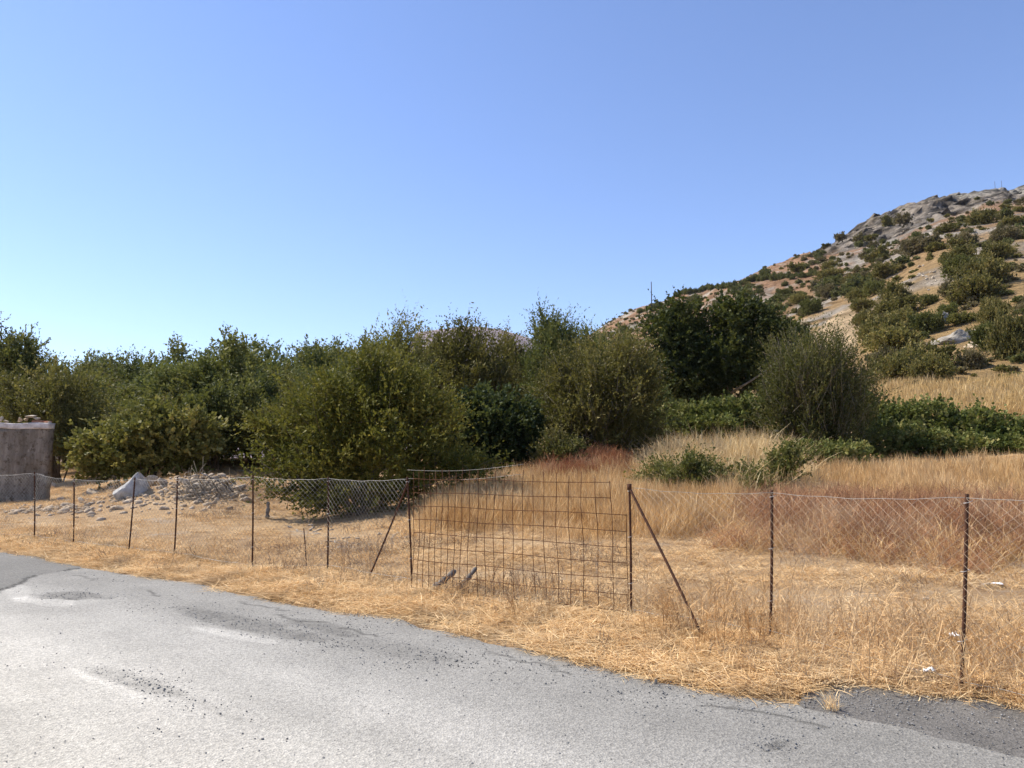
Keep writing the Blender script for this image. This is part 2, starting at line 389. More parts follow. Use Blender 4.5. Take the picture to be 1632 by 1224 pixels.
# hillside colours: dry grass, reddish terraces, grey rock (soil colours, fixed to the ground)
pu, pv = proj(V[:, 0], V[:, 1], V[:, 2]); D = V[:, 1]
n1 = fbm2(V[:, 0], V[:, 1], .06, 31, 5); n2 = fbm2(V[:, 0], V[:, 1], .25, 41, 4)
tan, red, rock, pale = np.array([.46, .31, .145]), np.array([.34, .20, .12]), np.array([.30, .265, .22]), np.array([.47, .41, .33])
C = np.repeat(tan[None], len(V), 0)
w = np.clip(sstep(95, 170, D) * .9, 0, 1)[:, None]; C = C * (1 - w) + red * w
w = (sstep(.50, .60, n1 * .6 + n2 * .4) * sstep(60, 120, D))[:, None]; C = C * (1 - w) + rock * w
w = (sstep(.56, .66, n2) * sstep(70, 100, D))[:, None] * .8; C = C * (1 - w) + pale * w
cl = cliff_mask(V[:, 0], V[:, 1], V[:, 2])[:, None]; cc = np.array([.15, .13, .11]) * (1 - sstep(.4, .6, n2)[:, None]) + np.array([.27, .225, .18]) * sstep(.4, .6, n2)[:, None]
C = C * (1 - cl) + cc * cl
w = (sstep(250, 300, D) * sstep(1470, 1530, pu) * sstep(.35, .5, n1))[:, None]; C = C * (1 - w) + np.array([.36, .325, .275]) * w
BANK = [(1285, 545), (1330, 500), (1368, 484), (1372, 530), (1350, 580), (1290, 580)]
bk = inpoly(pu, pv, BANK)[:, None]; C = np.where(bk, np.array([.60, .44, .26]), C)
C *= (.86 + .5 * n2)[:, None]
p3 = V * np.array([.30, .30, .75]); hf = fbm(p3, 131, 4); h2 = fbm(V * np.array([.10, .10, .35]), 137, 3)
C = np.where(cl > 0, C * (1 - .28 * cl) * np.array([.98, 1.0, 1.0]) * (1 + cl * ((.35 + 1.35 * sstep(.36, .58, hf)) * (.7 + .6 * h2) - 1)[:, None]), C)
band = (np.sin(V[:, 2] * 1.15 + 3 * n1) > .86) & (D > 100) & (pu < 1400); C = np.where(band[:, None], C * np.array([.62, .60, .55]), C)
def hill_build(nt, b):
    p = geo_pos(nt); c = attr_n(nt, 'col', 'Color')
    c = mixc(nt, 1.0, c, ramp(nt, noise_n(nt, .7, 8, .75, p), [(.3, (.5, .5, .5)), (.7, (1.35, 1.35, 1.35))]), 'MULTIPLY')
    nt.links.new(c, b.inputs['Base Color']); bump(nt, b, noise_n(nt, .45, 9, .75, p), 1, 2.2)
M_hill = mat('hill_soil', hill_build, .95, .1)
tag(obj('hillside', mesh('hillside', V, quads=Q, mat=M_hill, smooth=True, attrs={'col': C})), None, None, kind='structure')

# far mountain behind the grove
ms = np.linspace(-1.2, .35, 150); prof = np.interp(816 + 1200 * ms, [-700, 300, 560, 640, 662, 690, 720, 760, 800, 850, 900, 1000, 1200], [660, 640, 610, 565, 530, 526, 523, 520, 526, 540, 560, 600, 660])
MD = 2200.0; rows = []
for k, f in enumerate(np.linspace(0, 1, 26)):
    dd = MD - 700 * (1 - f); zt = CAM_H + MD * np.array([kslope(a) for a in prof])
    x = ms * dd; z = -5 + (zt + 5) * f ** 1.25 + (fbm2(ms * 60 + k * .05, np.full_like(ms, k * 1.1), .35, 77, 4) - .5) * 38 * f * (1 - .75 * f)
    rows.append(np.stack([x, np.full_like(x, dd), z], -1))
back = rows[-1].copy(); back[:, 1] += 900; back[:, 2] = -5; rows.append(back)
MV = np.concatenate(rows); n = len(ms); i = np.arange(len(rows) - 1)[:, None] * n; j = np.arange(n - 1)[None]
M_mount = simple_mat('bare_mountain', (.20, .155, .165), (.27, .21, .215), .004, .95, .05, 0)
tag(obj('mountain', mesh('mountain', MV, quads=np.stack([i + j, i + j + 1, i + n + j + 1, i + n + j], -1).reshape(-1, 4), mat=M_mount, smooth=True)), None, None, kind='structure')

# thin summer haze
hz = bpy.data.materials.new('haze_air'); hz.use_nodes = True; hn = hz.node_tree; hn.nodes.remove(hn.nodes['Principled BSDF'])
pv_ = hn.nodes.new('ShaderNodeVolumePrincipled'); pv_.inputs['Color'].default_value = (.82, .88, 1, 1); pv_.inputs['Density'].default_value = .00006; pv_.inputs['Anisotropy'].default_value = .2
hn.links.new(pv_.outputs[0], hn.nodes['Material Output'].inputs['Volume'])
bx = np.array([(a, b, c) for a in (-6100, 6100) for b in (-6100, 6100) for c in (-8, 400)], float)
ho = tag(obj('haze', mesh('haze', bx, faces=[(0, 1, 3, 2), (4, 6, 7, 5), (0, 4, 5, 1), (2, 3, 7, 6), (0, 2, 6, 4), (1, 5, 7, 3)], mat=hz)), None, None, kind='stuff')

# ------------------------------------------------------------------ road
def along_pts():
    a = np.concatenate([np.linspace(-60, -2, 30)[:-1], np.arange(-2, 15.4, .04), np.linspace(15.4, 70, 30)[1:]]); return a
AL = along_pts(); AC = np.concatenate([np.arange(0, 3.2, .035), np.arange(3.2, 6, .06), np.linspace(6, 9.5, 14)])
A, B = np.meshgrid(AL, AC)
edge_off = np.interp(A, _al, _ac) + (fbm2(A, A * 0, 2.2, 51, 5) - .5) * .30
B2 = B + edge_off * np.clip(1 - B / 5, 0, 1) + (B > 5) * 0
X = EDGE[0, 0] + A * dirr[0] + B2 * nrm[0]; Y = EDGE[0, 1] + A * dirr[1] + B2 * nrm[1]
RU, RV = proj(X, Y, np.zeros_like(X))
def ell(u0, v0, a, b, rot=0.0, warp=.35):
    c, s = math.cos(math.radians(rot)), math.sin(math.radians(rot)); du = RU - u0; dv = RV - v0
    e = np.sqrt(((du * c + dv * s) / a) ** 2 + ((-du * s + dv * c) / b) ** 2)
    return (1 - sstep(.72, 1.05, e + (fbm2(X, Y, 3.2, 61, 5) - .5) * warp * 3.2)) * np.clip(.25 + 1.5 * fbm2(X, Y, 13, 62, 3), 0, 1.4)
t = B
tone = .245 + .155 * sstep(.5, 2.6, t) + .005 * sstep(3, 5, t)
tone = tone * (1 - .14 * sstep(700, 1500, RU) * sstep(4.2, 1.5, t))
streak = fbm(np.stack([A * .35, B * 2.2, A * 0], -1), 71, 4); blot = fbm2(X, Y, .7, 72, 4)
med = fbm2(X, Y, 3.0, 73, 4); tone = tone * (.86 + .28 * streak) * (.90 + .20 * blot) * (.86 + .30 * med)
deep = np.zeros_like(tone)
for (u0, v0, a, b, rot, k) in [(115, 950, 62, 8, 0, .36), (400, 995, 130, 13, 12, .24), (215, 1085, 95, 14, 17, .22), (330, 1125, 90, 8, 22, .10), (1240, 1187, 34, 9, -18, .3), (1225, 1060, 60, 10, 10, .25),
                           (600, 1030, 150, 14, 9, .12), (520, 1000, 60, 9, 12, .25)]:
    e = ell(u0, v0, a, b, rot); tone *= 1 - k * e; deep = np.maximum(deep, e * k)
for (u0, v0, a, b, rot, k) in [(75, 958, 60, 9, 4, .30), (380, 1014, 85, 7, 10, .25), (170, 1090, 80, 7, 22, .16), (30, 945, 22, 12, 0, .2), (545, 979, 22, 4, -6, .2)]:
    tone *= 1 + k * ell(u0, v0, a, b, rot)
for q in range(9):
    a0 = 1.2 + q * 1.45 + .5 * math.sin(q * 5); L_ = .5 + .5 * ((q * 37) % 10) / 10; b0 = .25 + .5 * ((q * 53) % 10) / 10
    f_ = np.clip((A - a0) / L_, 0, 1); wig = b0 + .35 * f_ * math.sin(q * 3.1) + (fbm2(A, A * 0 + q, 3.5, 84, 4) - .5) * .35
    tone = np.where((A > a0) & (A < a0 + L_) & (np.abs(B - wig) < .018), tone * .5, tone)
patch = inpoly(RU + (fbm2(X, Y, 5, 81, 3) - .5) * 26, RV + (fbm2(X, Y, 5, 82, 3) - .5) * 7, [(-400, 840), (0, 878), (60, 880), (112, 888), (128, 903), (112, 909), (60, 916), (22, 934), (0, 944), (-400, 1010)])
tone = np.where(patch, .155 + .06 * blot, tone)
pe = patch.astype(float); pe = np.abs(np.diff(pe, axis=0, prepend=pe[:1])) + np.abs(np.diff(pe, axis=1, prepend=pe[:, :1])); tone = np.where((pe > 0) & (fbm2(X, Y, 3, 83, 2) > .5), .09, tone)
zr = .012 * patch - .03 * deep * .6 + (fbm2(X, Y, .9, 91, 3) - .5) * .02 + (fbm2(X, Y, 9, 92, 2) - .5) * .006
zr = zr - .03 * (B < .02) - sstep(.3, 0, t) * .012
zr = np.where((A < -2.1) | (A > 15.5), 0, zr)
warm = .06 + sstep(1.2, 4, t) * .07
tone = tone * (1 - .07 * np.exp(-((t - 2.1 - .3 * (blot - .5)) / .3) ** 2) + .05 * np.exp(-((t - 3.2) / .5) ** 2) - .06 * np.exp(-((t - 4.1) / .35) ** 2))
RC = np.stack([tone * (1.02 + warm * .7), tone * (1 + warm * .35), tone * (.935 - warm * .3)], -1).reshape(-1, 3)
RVv = np.stack([X, Y, zr], -1).reshape(-1, 3); n = len(AL); i = np.arange(len(AC) - 1)[:, None] * n; j = np.arange(n - 1)[None]
def road_build(nt, b):
    p = geo_pos(nt); c = attr_n(nt, 'col', 'Color')
    v = nt.nodes.new('ShaderNodeTexVoronoi'); v.inputs['Scale'].default_value = 75; nt.links.new(p, v.inputs['Vector'])
    g = ramp(nt, v.outputs['Color'], [(.0, (.62, .62, .63)), (.5, (1, 1, 1)), (1, (1.3, 1.29, 1.27))])
    c = mixc(nt, .85, c, g, 'MULTIPLY')
    c = mixc(nt, 1.0, c, ramp(nt, noise_n(nt, 30, 5, .8, p), [(.3, (.72, .72, .72)), (.68, (1.2, 1.2, 1.2))]), 'MULTIPLY')
    nt.links.new(c, b.inputs['Base Color'])
    bump(nt, b, math_n(nt, 'ADD', v.outputs['Distance'], noise_n(nt, 45, 5, .75, p)), .8, .006)
M_road = mat('worn_asphalt', road_build, .92, .15)
tag(obj('road', mesh('road', RVv, quads=np.stack([i + j, i + n + j, i + n + j + 1, i + j + 1], -1).reshape(-1, 4)[:, ::-1], mat=M_road, smooth=True, attrs={'col': RC})), None, None, kind='structure')
# dark crumbling apron at the right
gx = np.arange(ap[:, 0].min(), ap[:, 0].max(), .03); gy = np.arange(ap[:, 1].min(), ap[:, 1].max(), .03)
GX, GY = np.meshgrid(gx, gy); wob = .14
GIN = inpoly(GX + (fbm2(GX, GY, 3, 14, 3) - .5) * wob, GY + (fbm2(GX, GY, 3, 15, 3) - .5) * wob, [tuple(a) for a in ap])
GZ = -.004 - .02 * sstep(.0, .25, road_sd(GX, GY)) + (fbm2(GX, GY, 6, 16, 3) - .5) * .016
n = len(gx); q = np.nonzero(GIN[:-1, :-1] & GIN[1:, 1:]); base = q[0] * n + q[1]
used = np.stack([base, base + 1, base + n + 1, base + n], -1); uq, inv = np.unique(used.ravel(), return_inverse=True)
tt = .10 + .10 * fbm2(GX, GY, 4, 17, 4)
AV = np.stack([GX, GY, GZ], -1).reshape(-1, 3)[uq]; AC_ = tt.ravel()[uq][:, None] * np.array([1.0, .94, .85])
tag(obj('asphalt_apron', mesh('asphalt_apron', AV, quads=inv.reshape(-1, 4), mat=M_road, smooth=True, attrs={'col': AC_})), None, None, kind='structure')

# ------------------------------------------------------------------ rocks
def rock_mesh(name, seed, m, sub=2, flatz=1.0, planes=12, rough=.06):
    rng = np.random.default_rng(seed); bm = bmesh.new(); bmesh.ops.create_icosphere(bm, subdivisions=sub, radius=1)
    V = np.array([v.co[:] for v in bm.verts]); Fc = [tuple(v.index for v in f.verts) for f in bm.faces]; bm.free()
    for _ in range(planes):
        d = rng.normal(size=3); d /= np.linalg.norm(d); o = rng.uniform(.32, .75); k = V @ d
        V = V - np.maximum(k - o, 0)[:, None] * d
    V = V * (1 + (fbm(V * 2.2 + seed, seed, 3) - .5) * rough * 4)[:, None]; V[:, 2] *= flatz
    return mesh(name, V, faces=Fc, mat=m)
R_pale = [rock_mesh('stone', 10 + k, M_stone, 2, .7) for k in range(5)]
R_buff = [rock_mesh('stone', 30 + k, M_stone2, 2, .65) for k in range(4)]
# gravel on the road (too many to count)
rng = np.random.default_rng(7)
gu = []
def band(n, pts, su, sv):
    p = np.array(pts, float); k = rng.integers(0, len(p) - 1, n); f = rng.random(n)
    q = p[k] + (p[k + 1] - p[k]) * f[:, None]; return q + rng.normal(size=(n, 2)) * np.array([su, sv])
gp = np.concatenate([band(620, [(150, 940), (260, 965), (380, 990), (520, 1015)], 38, 9), band(500, [(480, 1000), (650, 1040), (760, 1060)], 60, 14), band(170, [(60, 950), (190, 945)], 30, 6),
                     band(260, [(130, 1060), (230, 1085), (330, 1120)], 30, 10), band(500, [(900, 1060), (1100, 1110), (1300, 1150)], 90, 16), band(420, [(1290, 1105), (1420, 1120), (1620, 1160)], 60, 12),
                     band(80, [(1240, 1187), (1225, 1190)], 25, 8), np.stack([rng.uniform(-100, 1750, 700), rng.uniform(890, 1230, 700)], 1), band(500, [(a, b + 8) for a, b in ROAD_PX], 30, 8)])
gw = np.array([flat(u, v) for u, v in gp]); gw = gw[(road_sd(gw[:, 0], gw[:, 1]) > .03) | (gp[:, 0] > 1280)]
bm = bmesh.new(); bmesh.ops.create_icosphere(bm, subdivisions=1, radius=1); IV = np.array([v.co[:] for v in bm.verts]); IF = np.array([[v.index for v in f.verts] for f in bm.faces]); bm.free()
m_ = len(gw); sz = np.clip(rng.lognormal(math.log(.0045), .36, m_), .003, .009)
GVv = IV[None] * (1 + rng.uniform(-.35, .35, (m_, len(IV), 1))) * sz[:, None, None] * np.array([1, 1, .75])
GVv = GVv + np.concatenate([gw, (sz * .4)[:, None]], 1)[:, None]
tag(obj('gravel', mesh('gravel', GVv.reshape(-1, 3), tris=(IF[None] + (np.arange(m_) * len(IV))[:, None, None]).reshape(-1, 3), mat=M_gravel)), 'loose dark gravel chips strewn over the worn asphalt road', 'gravel', kind='stuff')

# ------------------------------------------------------------------ ruined concrete wall with stones on it
WD = 25.0; wx1 = (80 - 816) / F_PX * WD; wx0 = wx1 - 8.5; wz1 = CAM_H + WD * kslope(674); wz0 = -.15
def wall_build(nt, b):
    p = obj_co(nt); sp = nt.nodes.new('ShaderNodeSeparateXYZ'); nt.links.new(p, sp.inputs[0])
    mp = nt.nodes.new('ShaderNodeMapping'); mp.inputs['Scale'].default_value = (1, 1, .25); nt.links.new(p, mp.inputs[0])
    c = ramp(nt, noise_n(nt, 1.3, 8, .72, mp.outputs[0]), [(.36, (.15, .122, .09)), (.5, (.26, .215, .165)), (.62, (.40, .345, .27))])
    c = mixc(nt, ramp(nt, noise_n(nt, 5, 5, .7, p), [(.52, (0, 0, 0)), (.62, (.8, .8, .8))]), c, (.10, .075, .05))
    c = mixc(nt, ramp(nt, noise_n(nt, 2.2, 6, .7, p), [(.6, (0, 0, 0)), (.66, (.8, .8, .8))]), c, (.40, .35, .28))
    nt.links.new(c, b.inputs['Base Color']); bump(nt, b, noise_n(nt, 6, 8, .75, p), 1, .1)
M_wall = mat('old_render', wall_build, .95, .1)
M_cap = simple_mat('lime_plaster', (.26, .20, .16), (.78, .72, .66), 2.6, .95, .1, .02)
def slab(x0, x1, y0, y1, z0, z1, nx, nz, amp, seed):
    bm = bmesh.new(); bmesh.ops.create_grid(bm, x_segments=1, y_segments=1, size=1); bm.clear()
    xs = np.linspace(x0, x1, nx + 1); zs = np.linspace(z0, z1, nz + 1)
    V, Fc = [], []; idx = {}
    def vid(x, y, z):
        k = (round(x, 4), round(y, 4), round(z, 4))
        if k not in idx: idx[k] = len(V); V.append(k)
        return idx[k]
    ys = np.linspace(y0, y1, 4)
    for (P, Qs, f) in ((xs, zs, lambda a, b: (a, y0, b)), (xs, zs, lambda a, b: (a, y1, b)), (xs, ys, lambda a, b: (a, b, z0)), (xs, ys, lambda a, b: (a, b, z1)), (ys, zs, lambda a, b: (x0, a, b)), (ys, zs, lambda a, b: (x1, a, b))):
        for i in range(len(P) - 1):
            for j in range(len(Qs) - 1):
                Fc.append(tuple(vid(*f(a, b)) for a, b in ((P[i], Qs[j]), (P[i + 1], Qs[j]), (P[i + 1], Qs[j + 1]), (P[i], Qs[j + 1]))))
    V = np.array(V); off = np.stack([fbm(V * 2.5 + 5 * c, seed + c, 4) - .5 for c in range(3)], -1) * amp
    bm.free(); return V + off, Fc
wall = thing('ruined_wall', 'weathered brown concrete wall end with whitewashed top standing in shade at the left', 'wall', (wx1, WD, 0))
V, Fc = slab(wx0 - wx1, 0, 0, .25, wz0, wz1 - .2, 60, 24, .12, 3)
me = mesh('wall_body', V, faces=Fc, mat=M_wall); b2 = bmesh.new(); b2.from_mesh(me); bmesh.ops.recalc_face_normals(b2, faces=b2.faces); b2.to_mesh(me); b2.free(); obj('wall_body', me, wall)
V, Fc = slab(wx0 - wx1 - .02, .012, -.012, .262, wz1 - .195, wz1, 80, 4, .09, 4)
me = mesh('plaster_cap', V, faces=Fc, mat=M_cap); b2 = bmesh.new(); b2.from_mesh(me); bmesh.ops.recalc_face_normals(b2, faces=b2.faces); b2.to_mesh(me); b2.free(); obj('plaster_cap', me, wall)
def on_wall(u, v, wpx, hpx, me, label, name='stone', cat='stone', rz=0.3):
    k = WD / F_PX; x = (u - 820) * k; z = CAM_H + WD * kslope(v)
    o = obj(name, me, None, (x, WD + .12, z), rz, (wpx * k / 2, wpx * k / 2.4, hpx * k / 2 / (.7 if me in R_pale else .65)))
    return tag(o, label, cat)
on_wall(2, 668, 9, 10, R_pale[0], 'pale stone on the wall top cut by the left picture edge')
on_wall(10, 671, 12, 6, R_buff[0], 'low buff wedge stone on the wall top near the left edge')
on_wall(32, 668, 13, 11, R_buff[1], 'buff stone at the left foot of the pile on the wall top')
on_wall(42, 668, 11, 10, R_buff[2], 'buff stone under the middle of the flat slab on the wall')
on_wall(49, 663, 28, 7, R_pale[1], 'flat grey slab lying on top of the stones on the wall', 'stone_slab')
on_wall(60, 667, 15, 5, R_pale[2], 'thin grey stone tucked below the right of the flat slab')
on_wall(80, 673, 9, 5, R_pale[3], 'small white stone at the right end of the wall top')
k = WD / F_PX
V, Fc = slab(-.16, .16, -.06, .06, -.035, .035, 4, 2, .02, 8)
me = mesh('brick', V, faces=Fc, mat=M_brick)
b2 = bmesh.new(); b2.from_mesh(me); bmesh.ops.recalc_face_normals(b2, faces=b2.faces); b2.to_mesh(me); b2.free()
tag(obj('brick', me, None, ((56 - 816) * k, WD + .14, CAM_H + WD * kslope(671.5)), .1), 'red brick lying under the stones on the wall top', 'brick')
o = obj('brick', me, None, ((69 - 816) * k, WD + .2, CAM_H + WD * kslope(672)), -.2, (.9, 1, .8)); tag(o, 'half hidden red brick between stone pile and white end stone', 'brick')

# ------------------------------------------------------------------ rubble heap with boulder
def stone_at(u, v, wpx, hpx, me, label, group=None, rz=None, name='stone', cat='stone', sink=.25, lo=8):
    p = hit(u, v, lo, 120); k = p[1] / F_PX; a = wpx * k / 2; h = hpx * k / 2
    o = obj(name, me, None, (p[0], p[1], p[2] + h * (.62 - sink)), random.uniform(0, 6.28) if rz is None else rz, (a * random.uniform(.8, 1.3), a * random.uniform(.6, 1.0), h / .68 * random.uniform(.8, 1.35))); o.rotation_euler.x = random.uniform(-.35, .35); o.rotation_euler.y = random.uniform(-.35, .35); return tag(o, label, cat, group)
random.seed(5)
bo = rock_mesh('boulder', 77, M_boulder, 4, 1.0, 22, .08)
p = at_d(220, 21.6)
o = obj('boulder', bo, None, (p[0], p[1], p[2] + .16), .5, (.72, .55, .72)); o.rotation_euler = (.25, .35, 1.9)
tag(o, 'large white angular boulder leaning on top of the rubble heap', 'boulder')
tag(stone_at(240, 772, 26, 24, R_buff[2], 'x'), 'brown sided rock pressed against the right of the white boulder', 'stone')
heap = [(148, 790, 26, 18), (130, 800, 20, 14), (182, 772, 18, 12), (95, 800, 16, 10), (60, 812, 14, 8), (40, 808, 12, 8), (105, 806, 24, 10), (85, 778, 12, 16), (178, 782, 18, 10), (258, 772, 22, 13), (282, 764, 18, 11), (270, 758, 16, 9),
        (298, 770, 14, 9), (312, 775, 18, 11), (330, 772, 16, 10), (345, 782, 16, 11), (358, 770, 18, 8), (385, 778, 18, 8), (395, 800, 18, 10), (372, 792, 18, 9), (250, 796, 14, 9), (232, 780, 20, 8), (216, 786, 16, 8),
        (262, 812, 16, 8), (190, 812, 18, 10), (302, 792, 14, 8), (318, 800, 12, 8), (205, 796, 12, 6), (365, 812, 16, 8), (335, 806, 14, 8), (288, 820, 10, 7), (60, 822, 12, 6), (20, 818, 12, 6), (80, 815, 14, 8), (120, 812, 14, 8), (140, 806, 12, 7), (308, 762, 13, 8), (322, 764, 12, 7), (340, 768, 12, 7), (352, 776, 12, 8)]
for q, (u, v, a, h) in enumerate(heap):
    stone_at(u, v, a * 1.05, h * 1.1, (R_pale + R_buff)[q * 7 % 9] if u > 250 else (R_buff + R_pale)[q * 5 % 9], 'rough pale stone lying in the rubble heap behind the left fence', 'stones in the rubble heap')
m_ = 800; ru = np.concatenate([rng.normal(330, 32, 260), rng.normal(230, 80, 320), rng.uniform(0, 150, 220)]); rv = np.concatenate([rng.normal(780, 12, 260), rng.normal(793, 13, 320), rng.normal(812, 5, 220)])
rp = np.array([hit(u, v, 12, 60) for u, v in zip(ru, rv)]); sz = rng.lognormal(math.log(.045), .5, m_).clip(.015, .14)
RVv = IV[None] * (1 + rng.uniform(-.4, .4, (m_, len(IV), 1))) * sz[:, None, None] * np.array([1.1, 1, .7]) + (rp + np.array([0, 0, .01]))[:, None]
tag(obj('rubble', mesh('rubble', RVv.reshape(-1, 3), tris=(IF[None] + (np.arange(m_) * len(IV))[:, None, None]).reshape(-1, 3), mat=M_stone2)), 'small grey rubble scattered over the heap behind the left fence', 'rubble', kind='stuff')
# dead brush on the heap
mb = MB()
for q in range(150):
    p = hit(rng.normal(335, 24), rng.normal(785, 11), 12, 60); d = rng.normal(size=3); d[2] = abs(d[2]) * .35; d /= np.linalg.norm(d); L = rng.uniform(.3, .9)
    mb.tube([p, p + d * L * .5 + [0, 0, .06], p + d * L + rng.normal(size=3) * .07], [.012, .009, .004], 3)
tag(obj('dead_brush', mb.mesh('dead_brush', M_twig)), 'grey dead brushwood tangled over the right of the rubble heap', 'brushwood', kind='stuff')
p0, p1 = hit(320, 768, 12, 60), hit(374, 790, 12, 60)
tag(obj('metal_rod', MB().tube([p0 + [0, 0, .25], (p0 + p1) / 2 + [0, -.1, .25], p1 + [0, -.1, .12]], .018, 5).mesh('metal_rod', M_pole)), 'thin dark rod lying aslant across the rubble heap', 'rod')

# ------------------------------------------------------------------ foliage
def unit(a): return a / (np.linalg.norm(a, axis=-1, keepdims=True) + 1e-9)
def leaf_quads(P, Dr, L, W, rng, flat_=.3):
    n = len(P); up = rng.normal(size=(n, 3)); up[:, 2] += flat_
    S = unit(np.cross(Dr, up)); L = np.asarray(L)[:, None]; W = np.asarray(W)[:, None]; Nn = np.cross(S, Dr)
    V = np.stack([P, P + Dr * L * .45 + S * W * .5 + Nn * W * .12, P + Dr * L, P + Dr * L * .5 - S * W * .5], 1).reshape(-1, 3)
    return V, np.arange(n * 4).reshape(-1, 4)
def crown(seed, blobs, n, tl, k, ll, lw, up=.5, out=.8, rnd=.45, shell=.4, gap=.36, freq=.9, spread=.6, flat_=.3, zmin=.03, dens=1.0, grow=1.52, core=.3, shoot=.02, spray=.75):
    n = int(n * dens); ll *= grow ** .7; lw *= grow ** 1.5
    rng = np.random.default_rng(seed); Bc = np.array([b[:3] for b in blobs], float); Br = np.array([b[3:6] for b in blobs], float)
    w = (Br.prod(1)) ** (.72); w /= w.sum(); idx = rng.choice(len(blobs), n, p=w)
    d = unit(rng.normal(size=(n, 3))); rad = 1 - (1 - shell) * rng.random(n) ** 1.3
    q1 = fbm(d * 1.5 + idx[:, None] * 7.3 + seed, seed, 2) - .5; q2 = fbm(d * 4.5 + idx[:, None] * 3.1 + seed, seed + 21, 2) - .5
    rm = np.clip(.98 + .9 * q1 + .8 * q2, .4, 1.22)
    P = Bc[idx] + d * Br[idx] * (rad * rm)[:, None]
    nz = .5 * fbm(P * freq + seed * 1.7, seed + 3, 2) + .5 * noise3(P * freq * 2.2 + seed, seed + 33); keep = (nz > gap + .02) & (P[:, 2] > zmin); P = P[keep]; d = d[keep]; m = len(P)
    o = unit(d * np.array([1, 1, .7])); dr = unit(o * out + np.array([0, 0, up]) + rng.normal(size=(m, 3)) * rnd)
    ns = max(24, n // 42); nsp = int(n * spray); st = None
    if nsp:
        isb = rng.choice(len(blobs), ns, p=w); ds = unit(rng.normal(size=(ns, 3)) + np.array([0, 0, .35])); ds[:, 2] = np.where(ds[:, 2] < -.35, -ds[:, 2], ds[:, 2])
        E = Bc[isb] + ds * Br[isb] * np.clip(rng.normal(.92, .17, ns), .5, 1.3)[:, None]; E[:, 2] = np.maximum(E[:, 2], .08)
        S0 = Bc[isb] * np.array([.45, .45, 0]); S0[:, 2] = np.maximum(.05, (Bc[isb, 2] - Br[isb, 2]) * .5); Lg = np.linalg.norm(E - S0, axis=1)
        Mi = S0 + (E - S0) * .5 + np.stack([np.zeros(ns), np.zeros(ns), .16 * Lg], 1) + rng.normal(size=(ns, 3)) * .06 * Lg[:, None]
        k_ = rng.integers(0, ns, nsp); t_ = (.4 + .6 * rng.random(nsp) ** .75)[:, None]
        pb = (1 - t_) ** 2 * S0[k_] + 2 * t_ * (1 - t_) * Mi[k_] + t_ ** 2 * E[k_]; tg = unit(2 * (1 - t_) * (Mi[k_] - S0[k_]) + 2 * t_ * (E[k_] - Mi[k_]))
        sr = (.13 * Br[isb].mean(1))[k_][:, None] * (1.5 - 1.05 * t_); pb = pb + rng.normal(size=(nsp, 3)) * sr
        dsp = unit(tg * out + np.array([0, 0, up * .5]) + rng.normal(size=(nsp, 3)) * (rnd + .1)); kk = pb[:, 2] > zmin
        q0 = rng.random(m) < max(.12, 1 - spray); P = np.concatenate([P[q0], pb[kk]]); dr = np.concatenate([dr[q0], dsp[kk]]); rad = np.concatenate([rad[keep][q0], t_[kk, 0]]); keep = np.ones(len(P), bool); m = len(P)
        stint = rng.random(ns); st = np.concatenate([rng.random(q0.sum()), stint[k_[kk]]])
    tt = rng.uniform(.6, 1.7, m) * tl; sh = (rng.random(m) < shoot) & (rad[keep] > .62); tt = np.minimum(np.where(sh, tt * rng.uniform(1.2, 1.6, m), tt), 1.9 * tl); dr = np.where(sh[:, None], unit(dr + np.array([0, 0, .5])), dr); LPs, LDs, tints = [], [], []
    bend = rng.normal(size=(m, 3)) * .25
    tw = rng.random(m) if st is None else .5 * rng.random(m) + .5 * st; pt = .5 * fbm(P * freq * .8 + 40, seed + 9, 2) + .5 * noise3(P * freq * 2 + 9, seed + 12)
    for q in range(k):
        f = (q + rng.random(m)) / k; pos = P + dr * (tt * f)[:, None] + bend * (tt * f * f)[:, None]
        LPs.append(pos); LDs.append(unit(dr * .75 + rng.normal(size=(m, 3)) * spread * .7)); tints.append(.45 * tw + .35 * rng.random(m) + 1.1 * (pt - .5) + .12)
    LP = np.concatenate(LPs); LD = np.concatenate(LDs); ti = np.concatenate(tints); nl = len(LP); s = np.clip(rng.lognormal(-.05, .3, nl), .45, 2.0)
    nc = int(n * core * 3)                                          # coarse leaves deep inside close the view through the crown
    ic = rng.choice(len(blobs), nc, p=w); dc = unit(rng.normal(size=(nc, 3))); pc = Bc[ic] + dc * Br[ic] * (.62 * rng.random(nc) ** .5)[:, None]
    pc = pc[pc[:, 2] > zmin]; nc = len(pc); cs = np.clip(np.cbrt(Br.prod(1).mean()) * .11, ll * 1.2, ll * 4)
    LP = np.concatenate([LP, pc]); LD = np.concatenate([LD, unit(rng.normal(size=(nc, 3)))]); ti = np.concatenate([ti, rng.random(nc) * .4])
    V, Q = leaf_quads(LP, LD, np.concatenate([ll * s, cs * rng.uniform(.7, 1.3, nc)]), np.concatenate([lw * s, cs * rng.uniform(.4, .7, nc)]), rng, flat_)
    return V, Q, np.repeat(np.clip(ti, 0, 1), 4), (P, dr, tt)
